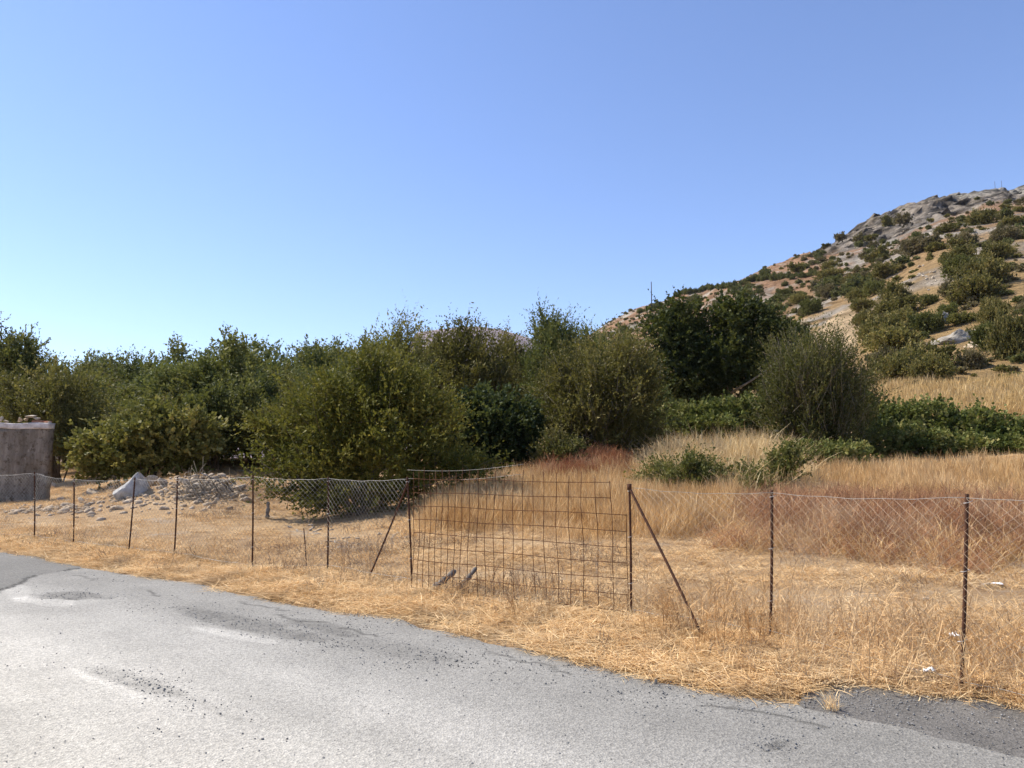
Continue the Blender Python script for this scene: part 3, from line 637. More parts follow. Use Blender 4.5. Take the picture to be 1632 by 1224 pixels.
def stems(seed, blobs, n, r0, spread0=.15, twigs=None, nt=0, tr=.008):
    rng = np.random.default_rng(seed + 500); mb = MB()
    for q in range(n):
        b = blobs[rng.integers(len(blobs))]; d = unit(rng.normal(size=3)); d[2] = abs(d[2])
        e = np.array(b[:3]) + d * np.array(b[3:6]) * rng.uniform(.35, .75); s = np.array([rng.normal() * spread0, rng.normal() * spread0, -.1])
        m1 = s + (e - s) * .35 + np.array([0, 0, .12 * np.linalg.norm(e - s)]) + rng.normal(size=3) * .08; m2 = s + (e - s) * .7 + rng.normal(size=3) * .1 + np.array([0, 0, .05])
        r = r0 * rng.uniform(.5, 1); mb.tube([s, m1, m2, e], [r, r * .75, r * .5, r * .2], 5)
    if twigs is not None and nt:
        P, dr, tt = twigs; ix = np.concatenate([np.argsort(-tt)[:nt // 2], rng.choice(len(P), min(nt - nt // 2, len(P)), replace=False)])
        for i in ix: mb.tube([P[i] - dr[i] * tt[i] * .5, P[i] + dr[i] * tt[i] * .6], [tr, tr * .4], 3)
    return mb
def plant(name, label, cat, loc, blobs, lm, n, tl, k, ll, lw, seed, nst=7, r0=.06, bark=None, ntw=150, tr=.008, group=None, spread0=.15, stem_name='stem', **kw):
    V, Q, ti, tw = crown(seed, blobs, n, tl, k, ll, lw, **kw)
    if stem_name == 'trunk': spread0 = .03
    root = thing(name, label, cat, loc, 0, group)
    obj('crown' if stem_name == 'trunk' else 'foliage', mesh('foliage', V, quads=Q, mat=lm, attrs={'tint': ti}), root)
    so = obj(stem_name if stem_name == 'trunk' else 'branchwork', stems(seed, blobs, nst, r0, spread0, tw, ntw, tr).mesh(stem_name, bark or M_bark, True), root)
    if stem_name != 'trunk': so['kind'] = 'stuff'
    return root
def px_blobs(u0, d, bl):        # blobs given in picture units: (u, v, half width, half height [, depth offset, depth radius]) -> local metres
    g = at_d(u0, d); out = []
    for b in bl:
        u, v, a, h = b[:4]; dy = b[4] if len(b) > 4 else 0.0; dd = d + dy; k = dd / F_PX
        ry = b[5] if len(b) > 5 else a * k * .9
        out.append(((u - 816) * k * 1.003 - g[0], dy, CAM_H + dd * kslope(v) - g[2], a * k, ry, h * k))
    return g, out

# big yellow-green bush behind the left fence
g, bl = px_blobs(575, 19.6, [(580, 700, 130, 110), (500, 735, 85, 85), (670, 715, 90, 95), (600, 630, 90, 70), (545, 660, 70, 70), (455, 715, 55, 70), (720, 745, 58, 30, .3), (520, 790, 75, 48), (610, 790, 75, 44), (660, 650, 45, 60), (560, 805, 85, 36), (640, 780, 60, 36), (480, 790, 50, 40), (425, 745, 36, 58), (745, 752, 52, 24, -.4), (600, 590, 44, 44), (430, 690, 34, 40), (690, 660, 40, 40)])
plant('bush', 'big spreading yellow green bush behind the chain link fence left of the gate', 'bush', g, bl, L_yellowgreen, 6400, .42, 14, .062, .021, 101, 14, .05, M_bark, 500, .007, up=.45, gap=.34, freq=1.1, shell=.35, flat_=.6)
# wispy tree behind it
g, bl = px_blobs(625, 27, [(630, 640, 75, 90), (600, 575, 40, 48), (648, 565, 34, 52), (625, 600, 55, 50)])
plant('tree', 'sparse wispy tree whose thin shoots rise above the big yellow green bush', 'tree', g, bl, L_pale, 1700, .6, 13, .075, .02, 102, 8, .07, M_bark, 300, .009, up=.9, gap=.40, shell=.3, stem_name='trunk')
# olive-brown tree right of it
g, bl = px_blobs(745, 31, [(745, 610, 75, 85), (745, 560, 48, 42), (700, 600, 40, 60), (790, 595, 42, 55), (740, 680, 80, 70)])
plant('tree', 'rounded brown green tree directly above the dark blue green bush', 'tree', g, bl, L_brown, 3600, .55, 12, .08, .026, 103, 9, .08, M_bark, 250, .01, up=.8, gap=.36, stem_name='trunk')
# dark blue-green bush
g, bl = px_blobs(785, 25.5, [(785, 690, 74, 58), (740, 690, 42, 45), (830, 695, 34, 48), (770, 730, 70, 30), (765, 655, 40, 30)])
plant('bush', 'dense dark blue green bush between the big bush and the brown green bush', 'bush', g, bl, L_blue, 4200, .22, 12, .075, .04, 104, 8, .06, M_bark, 60, up=.5, out=1.0, shell=.55, gap=.33, freq=1.4, flat_=1.0, spray=.3)
# big brown-green bush centre right
g, bl = px_blobs(960, 26.5, [(960, 650, 95, 85), (900, 650, 50, 75), (1025, 640, 48, 70), (965, 590, 75, 52), (1000, 560, 40, 30), (920, 700, 65, 45), (1010, 700, 50, 42)])
plant('bush', 'large brown green bush with bare dark lower stems left of the dark fig tree', 'bush', g, bl, L_brown, 4900, .5, 13, .066, .022, 105, 26, .04, M_twig, 700, .008, up=.75, gap=.33, shell=.35)
g, bl = px_blobs(880, 23.8, [(885, 718, 34, 26), (910, 728, 30, 20), (868, 735, 18, 16)])
plant('bush', 'small grey green bush at the foot of the large brown green bush', 'bush', g, bl, L_broom, 900, .25, 11, .05, .024, 106, 6, .02, M_twig, 60)
# tall thin-topped tree behind it and small fill trees
g, bl = px_blobs(880, 35, [(882, 560, 36, 50), (875, 620, 50, 60), (900, 545, 24, 34), (865, 535, 22, 30)])
plant('tree', 'upright feathery tree rising between the rounded tree and the dark fig tree', 'tree', g, bl, L_grove, 2400, .65, 12, .09, .026, 107, 7, .09, M_bark, 150, .01, up=1.1, gap=.36, stem_name='trunk')
g, bl = px_blobs(825, 37, [(825, 590, 38, 45), (830, 640, 45, 60), (815, 560, 18, 30)])
plant('tree', 'thin topped rust tinged tree left of the upright feathery tree', 'tree', g, bl, L_brown, 1700, .6, 12, .09, .026, 108, 7, .08, M_bark, 150, .01, up=1.0, gap=.38, stem_name='trunk')
g, bl = px_blobs(945, 38, [(945, 565, 30, 38), (950, 600, 50, 45), (985, 580, 40, 40), (930, 548, 16, 26)])
plant('tree', 'grey green tree whose top touches the foot of the hill skyline', 'tree', g, bl, L_grove, 1900, .6, 12, .09, .027, 109, 7, .08, M_bark, 100, .01, up=1.0, gap=.36, stem_name='trunk')
# dark fig tree
g, bl = px_blobs(1150, 42, [(1080, 550, 52, 66), (1088, 515, 42, 36), (1188, 532, 66, 52), (1182, 503, 42, 28), (1240, 550, 44, 44), (1130, 590, 80, 60), (1110, 620, 60, 38), (1190, 590, 70, 45), (1265, 560, 28, 36)])
fig = plant('fig_tree', 'tall dark leafy fig tree with two rounded tops before the hill', 'tree', g, bl, L_dark, 7800, .42, 11, .115, .085, 110, 10, .16, M_twig, 120, .02, up=.25, out=.9, gap=.38, freq=.75, shell=.45, stem_name='trunk', flat_=1.0, grow=1.3, core=.5, spray=.45, shoot=.0)
obj('limb', MB().tube([(.2, -1.3, 2.4), (1.1, -2.0, 3.0), (1.9, -2.3, 3.6), (2.7, -2.3, 4.4)], [.07, .06, .05, .035], 6).mesh('limb', M_twig, True), fig)
# broom-like shrub
g, bl = px_blobs(1300, 27, [(1300, 640, 90, 92), (1250, 650, 45, 75), (1352, 630, 42, 80), (1300, 590, 65, 52), (1310, 700, 75, 45)])
plant('bush', 'tall upright grey green bush with many fine stems standing among the brambles', 'bush', g, bl, L_broom, 5600, .62, 13, .055, .017, 111, 45, .025, M_twig, 1100, .008, up=1.3, out=.6, rnd=.3, gap=.28, shell=.3)
# bushes at the left
g, bl = px_blobs(240, 26.5, [(235, 715, 95, 52), (190, 725, 58, 45), (290, 700, 60, 58), (250, 690, 60, 38), (170, 740, 40, 30)])
plant('bush', 'pale green leafy bush directly behind the white boulder', 'bush', g, bl, L_pale, 4200, .26, 12, .085, .05, 112, 9, .05, M_bark, 150, up=.55, shell=.45, gap=.37, freq=1.3, flat_=.9)
g, bl = px_blobs(350, 29.5, [(350, 690, 48, 55), (320, 680, 42, 40), (385, 680, 35, 62), (345, 660, 40, 30)])
plant('bush', 'mid green bush filling the gap between pale bush and big yellow green bush', 'bush', g, bl, L_olive, 2300, .35, 12, .08, .04, 113, 9, .05, M_bark, 100, up=.55, gap=.36)
g, bl = px_blobs(100, 31, [(100, 680, 75, 70), (60, 650, 50, 48), (140, 690, 50, 62), (105, 630, 45, 40), (30, 640, 40, 40)])
plant('bush', 'brownish olive bush rising behind the end of the concrete wall', 'bush', g, bl, L_brown, 3600, .55, 12, .075, .024, 114, 10, .06, M_bark, 200, up=.9, gap=.33)
g, bl = px_blobs(15, 37, [(20, 588, 48, 44), (44, 566, 26, 30), (-15, 566, 40, 40), (-40, 600, 66, 62), (20, 625, 55, 50), (-12, 520, 12, 24)])
plant('tree', 'tallest dark tree at the left picture edge above the concrete wall', 'tree', g, bl, L_olive, 3600, .5, 12, .10, .035, 115, 8, .14, M_bark, 150, .012, up=.6, gap=.43, freq=.8, stem_name='trunk')

# grove behind: a few tree shapes, copied
def grove_proto(seed, lm):
    r = np.random.default_rng(seed)
    bl = [(r.normal() * .7, r.normal() * .7, 3.4 + r.normal() * .4, 1.5, 1.5, 1.5)] + [(r.normal() * 1.3, r.normal() * 1.0, r.uniform(2.0, 4.6), r.uniform(.8, 1.3), r.uniform(.8, 1.3), r.uniform(.8, 1.4)) for _ in range(6)] + [(0, 0, 1.8, 1.9, 1.9, 1.3), (r.normal() * .8, 0, 5.2, .6, .6, .9)]
    return bl
GL = 'grey green olive tree in the grove along the left skyline'
GG = 'olive trees of the grove behind the bushes'
protos = []
for q, lm in enumerate((L_olive, L_grove, L_brown, L_grove)):
    bl = grove_proto(200 + q, lm)
    protos.append(plant('olive_tree', GL, 'tree', (0, 0, 0), bl, lm, 3000, .5, 11, .10, .036, 210 + q, 6, .11, M_bark, 80, .012, up=.8, gap=.34, freq=.7, spray=.65, shoot=.0, group=GG, stem_name='trunk'))
PH = []
for o in protos:
    zz = np.empty(len(o.children[0].data.vertices) * 3, np.float32); o.children[0].data.vertices.foreach_get('co', zz); PH.append(float(zz[2::3].max()) * .975)
grove = [(110, 46, 566), (150, 52, 568), (190, 44, 560), (236, 41, 556), (285, 48, 545), (345, 36, 530), (305, 37, 555), (395, 42, 560), (430, 50, 562), (365, 52, 545), (215, 55, 566), (265, 56, 562), (470, 55, 572), (505, 47, 570), (540, 50, 556), (575, 44, 552), (520, 38, 585),
         (450, 36, 590), (405, 33, 600), (160, 36, 600), (250, 35, 600), (200, 33, 625), (290, 33, 615), (80, 50, 575), (690, 42, 545), (665, 48, 548), (790, 45, 540), (850, 46, 545), (910, 46, 540), (970, 50, 560), (1010, 48, 558), (560, 33, 600), (480, 30, 620), (325, 31, 640), (-70, 44, 560), (-150, 42, 560), (-40, 55, 575), (1000, 38, 600), (1040, 36, 620), (130, 58, 566), (180, 60, 568), (330, 60, 562), (410, 62, 566), (445, 60, 568), (490, 60, 570), (530, 62, 566), (600, 60, 556), (620, 52, 552), (640, 60, 548), (60, 60, 570)]
for q, (u, d, vt) in enumerate(grove):
    vt -= 24 if 420 < u < 620 else 8
    pi_ = q if q < 4 else (q * 3 + q // 5) % 4; g = at_d(u, d); h = CAM_H + d * kslope(vt) - g[2]; s = h / PH[pi_]; sx = max(s, .8) * 1.15 * random.uniform(.9, 1.1)
    if q < 4: o = protos[q]; o.location = [float(a) for a in g]; o.rotation_euler.z = random.uniform(0, 6.28); o.scale = (sx, sx, s)
    lab = 'olive tree in the grove above the end of the concrete wall' if u < 130 else 'olive tree in the grove above the pale green bush and rubble heap' if u < 420 else 'olive tree in the far grove left above the big yellow green bush' if u < 600 else 'grey green tree filling in behind the rounded tree and fig tree'
    gr = 'grove trees above ' + ('the wall' if u < 130 else 'the pale bush' if u < 420 else 'the big bush' if u < 600 else 'the centre bushes')
    if q < 4: o['label'] = lab; o['group'] = gr
    else: dup(protos[pi_], g, random.uniform(0, 6.28), (sx, sx, s), lab, gr)

# brambles
def mounds(seed, u0, d0, pts):
    return px_blobs(u0, d0, pts)
g, bl = px_blobs(1500, 28, [(1420, 678, 45, 34, 1.5), (1480, 676, 52, 34, 1.5), (1540, 688, 52, 32, .8), (1600, 696, 52, 30, .2), (1660, 700, 60, 32, 0), (1740, 700, 70, 34, 0), (1400, 705, 50, 30, -.2), (1460, 708, 50, 26, -.4), (1530, 715, 50, 20, -.6), (1380, 665, 40, 36, 2), (1610, 716, 60, 20, -.8)])
plant('bramble', 'long low bramble thicket spreading right of the upright grey green bush', 'bramble', g, bl, L_bramble, 7200, .22, 10, .075, .05, 120, 12, .015, M_twig, 120, .006, up=.6, out=.9, shell=.5, gap=.3, freq=1.4, flat_=1.2, spray=.2)
g, bl = px_blobs(1130, 33, [(1090, 672, 45, 22), (1140, 664, 50, 24), (1190, 664, 45, 26), (1060, 684, 32, 16), (1120, 684, 60, 16, -1)])
plant('bramble', 'smaller bright green bramble patch below the dark fig tree', 'bramble', g, bl, L_bramble, 3600, .22, 10, .085, .055, 121, 8, .015, M_twig, 60, .006, up=.6, out=.9, shell=.5, gap=.3, freq=1.4, flat_=1.2, spray=.2)
g, bl = px_blobs(1095, 20.5, [(1080, 758, 56, 30), (1135, 766, 40, 20), (1045, 770, 28, 20), (1105, 780, 40, 14)])
plant('bush', 'low grey green scrub poking through the straw right behind the braced post', 'bush', g, bl, L_olive, 1700, .28, 11, .045, .02, 122, 5, .015, M_twig, 60, .005, gap=.36)
g, bl = px_blobs(1225, 20, [(1220, 764, 52, 22), (1250, 742, 36, 28), (1190, 772, 26, 14)])
plant('bush', 'low olive scrub at the right foot of the pale straw mound', 'bush', g, bl, L_olive, 1100, .2, 11, .045, .02, 123, 5, .015, M_twig, 60, .005, gap=.36)
g, bl = px_blobs(1300, 24, [(1300, 728, 40, 18), (1350, 725, 36, 16)])
plant('bush', 'small dark scrub under the upright grey green bush', 'bush', g, bl, L_bramble, 700, .2, 11, .06, .03, 124, 5, .015, M_twig, 30, .005, gap=.36)

# ------------------------------------------------------------------ hillside shrubs
def shrub_mesh(name, seed, lm, n, tl, k, ll, lw):
    r = np.random.default_rng(seed)
    bl = [(0, 0, .42, .8, .8, .5)] + [(r.uniform(-.6, .6), r.uniform(-.6, .6), r.uniform(.2, .62), r.uniform(.3, .5), r.uniform(.3, .5), r.uniform(.25, .42)) for _ in range(7)]
    V, Q, ti, tw = crown(seed, bl, n, tl, k, ll, lw, up=.6, gap=.34, freq=2.6, shell=.4, flat_=.6, spray=.55); return mesh('foliage', V, quads=Q, mat=lm, attrs={'tint': ti})
S_near = [shrub_mesh('s', 300 + q, lm, 1900, .12, 10, .045, .022) for q, lm in enumerate((L_hill, L_hill, L_olive, L_hillgrey, L_pale))]
S_far = [shrub_mesh('s', 320 + q, lm, 320, .16, 8, .11, .07) for q, lm in enumerate((L_far, L_far, L_hill, L_hillgrey))]
def hill_shrub(u, v, w, h, me, label, group=None, name='shrub', lo=34):
    p = hit(u, v, lo, 600); k = p[1] / F_PX
    o = obj(name, me, None, (p[0], p[1] + .3 * w * k, p[2] - .04 * h * k), random.uniform(0, 6.28), (w * k / 1.9 * random.uniform(.85, 1.1), w * k / 1.9 * random.uniform(.85, 1.1), h * k / 1.02 * random.uniform(.85, 1.1))); return tag(o, label, 'shrub', group)
big = [
 (1571, 358, 54, 40, 0, 'round olive shrub standing highest and largest on the upper slope'),
 (1512, 370, 44, 22, 0, 'wide olive shrub just left below the highest round shrub'),
 (1470, 402, 66, 38, 3, 'greyish shrub clump on the slope below the grey cliff'),
 (1420, 440, 60, 38, 0, 'dark green shrub left of the bare stony slope'),
 (1575, 478, 120, 72, 0, 'broadest dark shrub in the middle of the right slope'),
 (1540, 420, 70, 44, 0, 'brown green shrub touching the top left of the broadest shrub'),
 (1600, 415, 70, 44, 0, 'olive shrub right above the broadest shrub'),
 (1610, 385, 60, 36, 3, 'brownish grey shrub near the right edge on the upper slope'),
 (1545, 392, 55, 32, 3, 'grey brown shrub under the highest round shrub'),
 (1432, 480, 62, 44, 0, 'round olive shrub left of the white scree'),
 (1484, 486, 34, 26, 2, 'small isolated dark shrub on bare ground below the white scree'),
 (1396, 470, 40, 34, 2, 'dark shrub left of the round olive shrub beside the scree'),
 (1412, 548, 92, 60, 0, 'large olive shrub right above the bare tan bank'),
 (1450, 525, 80, 52, 0, 'olive shrub behind the large one above the tan bank'),
 (1488, 532, 62, 44, 2, 'dark shrub left of the pale rock outcrop'),
 (1455, 612, 110, 80, 0, 'large olive shrub at the foot of the slope above the golden grass'),
 (1500, 612, 90, 70, 0, 'brown olive shrub right beside the large one at the slope foot'),
 (1420, 590, 60, 52, 3, 'grey shrub at the left of the slope foot behind the tall bush'),
 (1560, 588, 60, 44, 3, 'grey leafless looking shrub below the pale rock outcrop'),
 (1625, 575, 90, 118, 0, 'tall olive shrub cut by the right picture edge'),
 (1585, 560, 56, 60, 2, 'dark shrub left against the tall one at the right edge'),
 (1543, 516, 58, 28, 4, 'yellow green low shrub on top of the pale rock outcrop'),
 (1325, 474, 50, 34, 3, 'grey shrub above the right shoulder of the fig tree'),
 (1330, 444, 54, 26, 0, 'olive shrub high above the right of the fig tree'),
 (1300, 500, 44, 30, 2, 'dark shrub right against the fig tree crown'),
 (1372, 478, 46, 30, 0, 'olive shrub between the dark fig side shrub and tan bank'),
 (1278, 484, 46, 26, 0, 'olive shrub just above the top right of the fig tree'),
 (1256, 472, 32, 18, 2, 'dark round shrub on reddish ground above the fig tree'),
 (1360, 455, 40, 26, 0, 'olive shrub left of the dark shrub on the mid slope'),
 (1520, 470, 44, 30, 3, 'grey shrub between white scree and broadest shrub'),
 (1520, 505, 40, 26, 2, 'dark low shrub above the pale rock outcrop'),
 (1440, 560, 120, 56, 0, 'broad olive shrub mass low on the slope beside the tan bank'),
 (1490, 596, 130, 80, 0, 'broad dark olive shrub mass just above the golden grass band'),
 (1585, 455, 90, 60, 0, 'tall olive shrub on the right part of the broadest shrub'),
 (1548, 440, 80, 50, 2, 'dense dark shrub directly above the broadest shrub'),
 (1595, 520, 60, 60, 0, 'olive shrub leaning left of the tall shrub at the right edge'),
 (1440, 505, 90, 50, 0, 'olive shrub below the round shrub beside the white scree'),
]
for u, v, w, h, q, lab in big: hill_shrub(u, v, w * .88, h * .86, S_near[q], lab)
rs_ = np.random.default_rng(55)
ML, MG = 'medium olive or greyish scrub bush among larger shrubs on the right slope', 'medium scrub on the right slope'
cm_ = 0
for q in range(400):
    u = rs_.uniform(1300, 1760); v = rs_.uniform(np.interp(u, [1300, 1400, 1500, 1600, 1760], [432, 405, 372, 335, 330]), np.interp(u, [1300, 1400, 1760], [470, 545, 560]))
    if fbm2(np.array([u]), np.array([v * 1.5]), .035, 67, 2)[0] < .44 or inpoly(u, v, [(1440, 470), (1480, 415), (1535, 425), (1540, 465), (1500, 500)]) or inpoly(u, v, [(1300, 480), (1365, 485), (1365, 570), (1290, 560)]) or inpoly(u, v, [(1490, 520), (1590, 500), (1590, 570), (1490, 570)]): continue
    w = rs_.uniform(24, 50) * np.interp(v, [330, 560], [.7, 1.15]); hill_shrub(u, v, w, w * rs_.uniform(.45, .7), S_near[(0, 0, 3, 2, 0, 3)[q % 6]], ML, MG); cm_ += 1
    if cm_ >= 32: break
def far_label(u, mi):
    c = 'grey' if mi == 3 else 'olive brown' if mi == 2 else 'dark green'
    w = 'the left end of the hill near the utility pole' if u < 1190 else 'the reddish slope left below the grey cliff' if u < 1420 else 'the upper right slope around the grey cliff'
    return 'small %s shrub on %s' % (c, w), 'small %s shrubs on %s' % (c, w)
cnt = 0
for q in range(900):
    u = rs_.uniform(955, 1700) if q % 3 else rs_.uniform(1180, 1420); sky_v = np.interp(u, [945, 1028, 1137, 1206, 1253, 1300, 1375, 1427, 1509, 1632, 1700], [522, 486, 463, 440, 420, 396, 356, 330, 310, 300, 299])
    v = sky_v + 5 + rs_.random() ** 1.2 * np.interp(u, [955, 1100, 1250, 1400, 1700], [30, 60, 90, 110, 90])
    if inpoly(u, v, [(1330, 390), (1400, 335), (1500, 315), (1600, 308), (1600, 330), (1480, 372), (1400, 392)]) and rs_.random() < .45: continue
    if fbm2(np.array([u]), np.array([v * 1.6]), .06, 66, 2)[0] < .36: continue
    if inpoly(u, v, BANK): continue
    p = hit(u, v, 60, 600); wm = rs_.lognormal(math.log(1.8), .45)
    px = wm * F_PX / p[1]
    if px < 3.5: continue
    mi = int(rs_.integers(4))
    hill_shrub(u, v, px, px * rs_.uniform(.5, .75), S_far[mi], *far_label(u, mi), lo=60); cnt += 1
    if cnt >= 290: break
TL, TG = 'dark olive tree in the terrace row along the hill skyline', 'trees in the terrace rows on the hill'
for (u0, v0, u1, v1, m, TL) in ((1066, 474, 1180, 455, 17, 'dark olive tree in the skyline row above the fig tree'), (1188, 450, 1300, 440, 20, 'dark olive tree in the terrace row edging the reddish field right of the skyline row')):
    for q in range(m):
        f = (q + rs_.uniform(-.3, .3)) / (m - 1); w = rs_.uniform(9, 14)
        hill_shrub(u0 + (u1 - u0) * f, v0 + (v1 - v0) * f + rs_.normal(), w, w * .85, S_far[0], TL, TG, 'olive_tree', 60)['category'] = 'tree'
for q in range(14):
    f = q / 13; w = rs_.uniform(6, 10)
    hill_shrub(1380 + 160 * f, 400 - 38 * f + rs_.normal() * .6, w, w * .7, S_far[1], 'dark shrub in the hedge line along the foot of the grey cliff', 'hedge shrubs under the cliff', lo=120)

# rock outcrops on the hill
def outcrop(u, v, w, h, seed, m, label, lo=34):
    p = hit(u, v, lo, 500); k = p[1] / F_PX; mb = MB(); r = np.random.default_rng(seed)
    rm = rock_mesh('rock_outcrop', seed, m, 4, 1, 14, .05)
    V = np.empty(len(rm.vertices) * 3, np.float32); rm.vertices.foreach_get('co', V); V = V.reshape(-1, 3); V *= (1 + (fbm(V * np.array([2.5, 2.5, 6]), seed, 4) - .5) * 1.1)[:, None]
    V[:, 2] += .12 * np.round((V[:, 0] * .5 + V[:, 2]) * 5) / 5; rm.vertices.foreach_set('co', V.ravel()); rm.update()
    o = obj('rock_outcrop', rm, None, (p[0], p[1] + .25 * w * k, p[2]), r.uniform(-.4, .4), (w * k * .55, w * k * .5, h * k * .75)); o.rotation_euler.y = -.25
    return tag(o, label, 'rock')
outcrop(1535, 545, 80, 30, 401, M_outcrop, 'pale grey rock outcrop amid shrubs above the golden grass band')
outcrop(1512, 515, 22, 24, 402, M_outcrop, 'small grey rock left above the pale outcrop')
outcrop(1560, 552, 40, 18, 403, M_stone2, 'tan rock ledge right of the pale outcrop')
for q in range(46):
    u, v = (rs_.normal(1495, 22), rs_.normal(440, 9)) if q < 30 else (rs_.normal(1385, 14), rs_.normal(440, 12))
    stone_at(u, v, rs_.uniform(5, 12), rs_.uniform(3, 6), R_pale[q % 5], 'white stone in the scree patch below the highest round shrub' if q < 30 else 'pale stone in the small scree patch left of the round olive shrub', 'stones of the white scree' if q < 30 else 'stones of the small scree', lo=50)
wl = thing('dry_stone_wall', 'low tumbled dry stone wall above the golden grass at the right edge', 'wall', hit(1600, 608, 34, 90))
ww = np.array(wl.location)
for q in range(34):
    u = 1548 + q * 4.2 + rs_.normal(); p = hit(u, 613 - (u - 1548) * .09 + rs_.normal() * .8, 34, 90); k = p[1] / F_PX; s = rs_.uniform(4, 7) * k / 1.6
    obj('stone', R_pale[q % 5], wl, p - ww + np.array([0, 0, s * rs_.uniform(.2, 1.1)]), rs_.uniform(0, 6), (s, s * .8, s * .9))
# utility pole and distant masts
def upole(u, vt, vb, d, label, arm=True, r=.14, name='utility_pole'):
    x = (u - 816) / F_PX * d; zb = float(H(x, d)) - .5; zt = CAM_H + d * kslope(vt)
    root = thing(name, label, 'pole', (x, d, zb)); obj('pole', MB().tube([(0, 0, 0), (0, 0, zt - zb)], [r, r * .75], 8).mesh('pole', M_pole), root)
    if arm: obj('crossarm', MB().tube([(-.7, -.1, zt - zb - .5), (.7, -.1, zt - zb - .5)], .08, 4).mesh('crossarm', M_pole), root)
upole(1042, 449, 480, 215, 'slim utility pole on the skyline left of the fig tree', False, .16)
upole(1610, 289, 300, 400, 'tiny left mast on the summit skyline at the right', False, .12, 'mast')
upole(1621, 288, 300, 405, 'tiny right mast on the summit skyline at the right', False, .12, 'mast')

# ------------------------------------------------------------------ fences
def fpt(u, v, h):                     # foot point on the level strip by the road
    q = flat(u, v); return np.array([q[0], q[1], float(ground_z(q[0], q[1]))])
def rebar(p0, p1, r=.0125, ribs=True):
    p0 = np.array(p0, float); p1 = np.array(p1, float); L = np.linalg.norm(p1 - p0); m = int(L / .022) if ribs else 8
    P = p0 + (p1 - p0) * np.linspace(0, 1, m)[:, None]; bow = np.sin(np.linspace(0, math.pi, m))[:, None] * np.array([.008, 0, 0])
    return tube(P + bow, r * (1 + .09 * (np.arange(m) % 2)) if ribs else r, 6)
def top_pt(foot, u, v):               # point above a foot seen at (u, v), at the foot's depth
    sx, sz = ray(u, v); d = foot[1]; return np.array([sx * d, d, CAM_H + sz * d])
def chain_panel(mb, a0, a1, b0, b1, seed, w=.088, h=.08, r=.0016, sag=.03):
    # a0,b0 feet; a1,b1 tops
    L = np.linalg.norm(b0 - a0); Ht = (np.linalg.norm(a1 - a0) + np.linalg.norm(b1 - b0)) / 2; rg = np.random.default_rng(seed)
    nx = int(round(L / w)); ny = int(round(Ht / h))
    side = unit(np.cross(b0 - a0, [0, 0, 1])); ph = rg.uniform(0, 6, 3)
    def pos(s, t):
        s = np.asarray(s, float); t = np.asarray(t, float)
        base = a0 + (b0 - a0) * s[:, None]; tp = a1 + (b1 - a1) * s[:, None]
        q = base + (tp - base) * t[:, None]; dz = -sag * np.sin(math.pi * s) * t
        off = .03 * np.sin(3 * s * 3.1 + ph[0]) * (1 - t) + .015 * np.sin(s * 9 + t * 5 + ph[1])
        q = q + side * off[:, None]; q[:, 2] += dz + .004 * np.sin(s * 60 + ph[2]); return q
    ratio = ny / nx
    for dr in (1, -1):
        for k in range(-ny, nx + 1):
            # line from bottom x=k cells to top x=k+ny (dr=1)
            s0, s1 = k / nx, (k + ny) / nx; t0, t1 = 0.0, 1.0
            if s0 < 0: t0 = -s0 / (s1 - s0); s0 = 0
            if s1 > 1: t1 = t0 + (1 - s0) / ((k + ny) / nx - k / nx) if k < 0 else (1 - s0) * nx / ny; s1 = 1
            t1 = min(t1, 1.0)
            if t1 - t0 < .02: continue
            m = max(3, int((t1 - t0) * 9)); s = np.linspace(s0, s1, m); t = np.linspace(t0, t1, m)
            if dr < 0: s = 1 - s
            mb.tube(pos(s, t), r, 3)
    return pos
def fence(name, label, posts, mat_mesh, mat_top, extra=None, seed=1, r=.0016):
    feet = [fpt(*p[2:4], 0) for p in posts]; tops = [top_pt(f, *p[:2]) for f, p in zip(feet, posts)]
    origin = feet[0]; root = thing(name, label, 'fence', origin)
    for f, t, p in zip(feet, tops, posts):
        if len(p) > 4 and p[4] == 'mesh_only': continue
        V, Fc = rebar(f - [0, 0, .15] - origin, t - origin, p[5] if len(p) > 5 else .0125); obj('post', mesh('post', V, faces=Fc, mat=M_rust), root)
    for f, t in zip(feet, tops):
        for fr in (.25, .6, .95):
            c = f + (t - f) * fr - origin; an = np.linspace(0, 2 * math.pi, 9); P = c + np.stack([np.cos(an) * .02, np.sin(an) * .02, np.linspace(-.008, .012, 9)], 1); P = np.concatenate([P, [c + [.035, -.02, .02]]])
            obj('wire_tie', MB().tube(P, .0024, 4).mesh('wire_tie', M_galv), root)
    mb = MB(); tw = MB()
    for q in range(len(posts) - 1):
        t0, t1 = tops[q], tops[q + 1]
        a0, b0 = feet[q] + [0, 0, .03], feet[q + 1] + [0, 0, .03]
        # posts lean: use vertical sides so the mesh hangs straight
        pos = chain_panel(mb, a0 - origin, t0 - [0, 0, .03] - origin, b0 - origin, t1 - [0, 0, .03] - origin, seed + q, r=r)
        s = np.linspace(0, 1, 14); tw.tube(pos(s, np.ones(14) * 1.0) + np.array([0, 0, .004]), .0018, 5)
        s = np.linspace(0, 1, 14); tw.tube(pos(s, np.ones(14) * .04), .002, 4)
    tag(obj('chain_link_mesh', mb.mesh('chain_link_mesh', mat_mesh), root), None, None, kind='stuff')
    obj('tension_wire', tw.mesh('tension_wire', mat_top), root)
    return root, feet, tops, origin
LP = [(-190, 758, -200, 850), (-60, 755, -62, 858), (55, 752, 55, 864), (118, 762, 117, 873), (215, 761, 204, 884), (283, 760, 277, 892), (403, 757, 402, 905), (523, 760, 522, 911), (649, 760, 657, 936)]
root, feet, tops, org = fence('chain_link_fence', 'rusty post chain link fence running left from the wire gate along the road', LP, M_mesh, M_galv, seed=11, r=.0013)
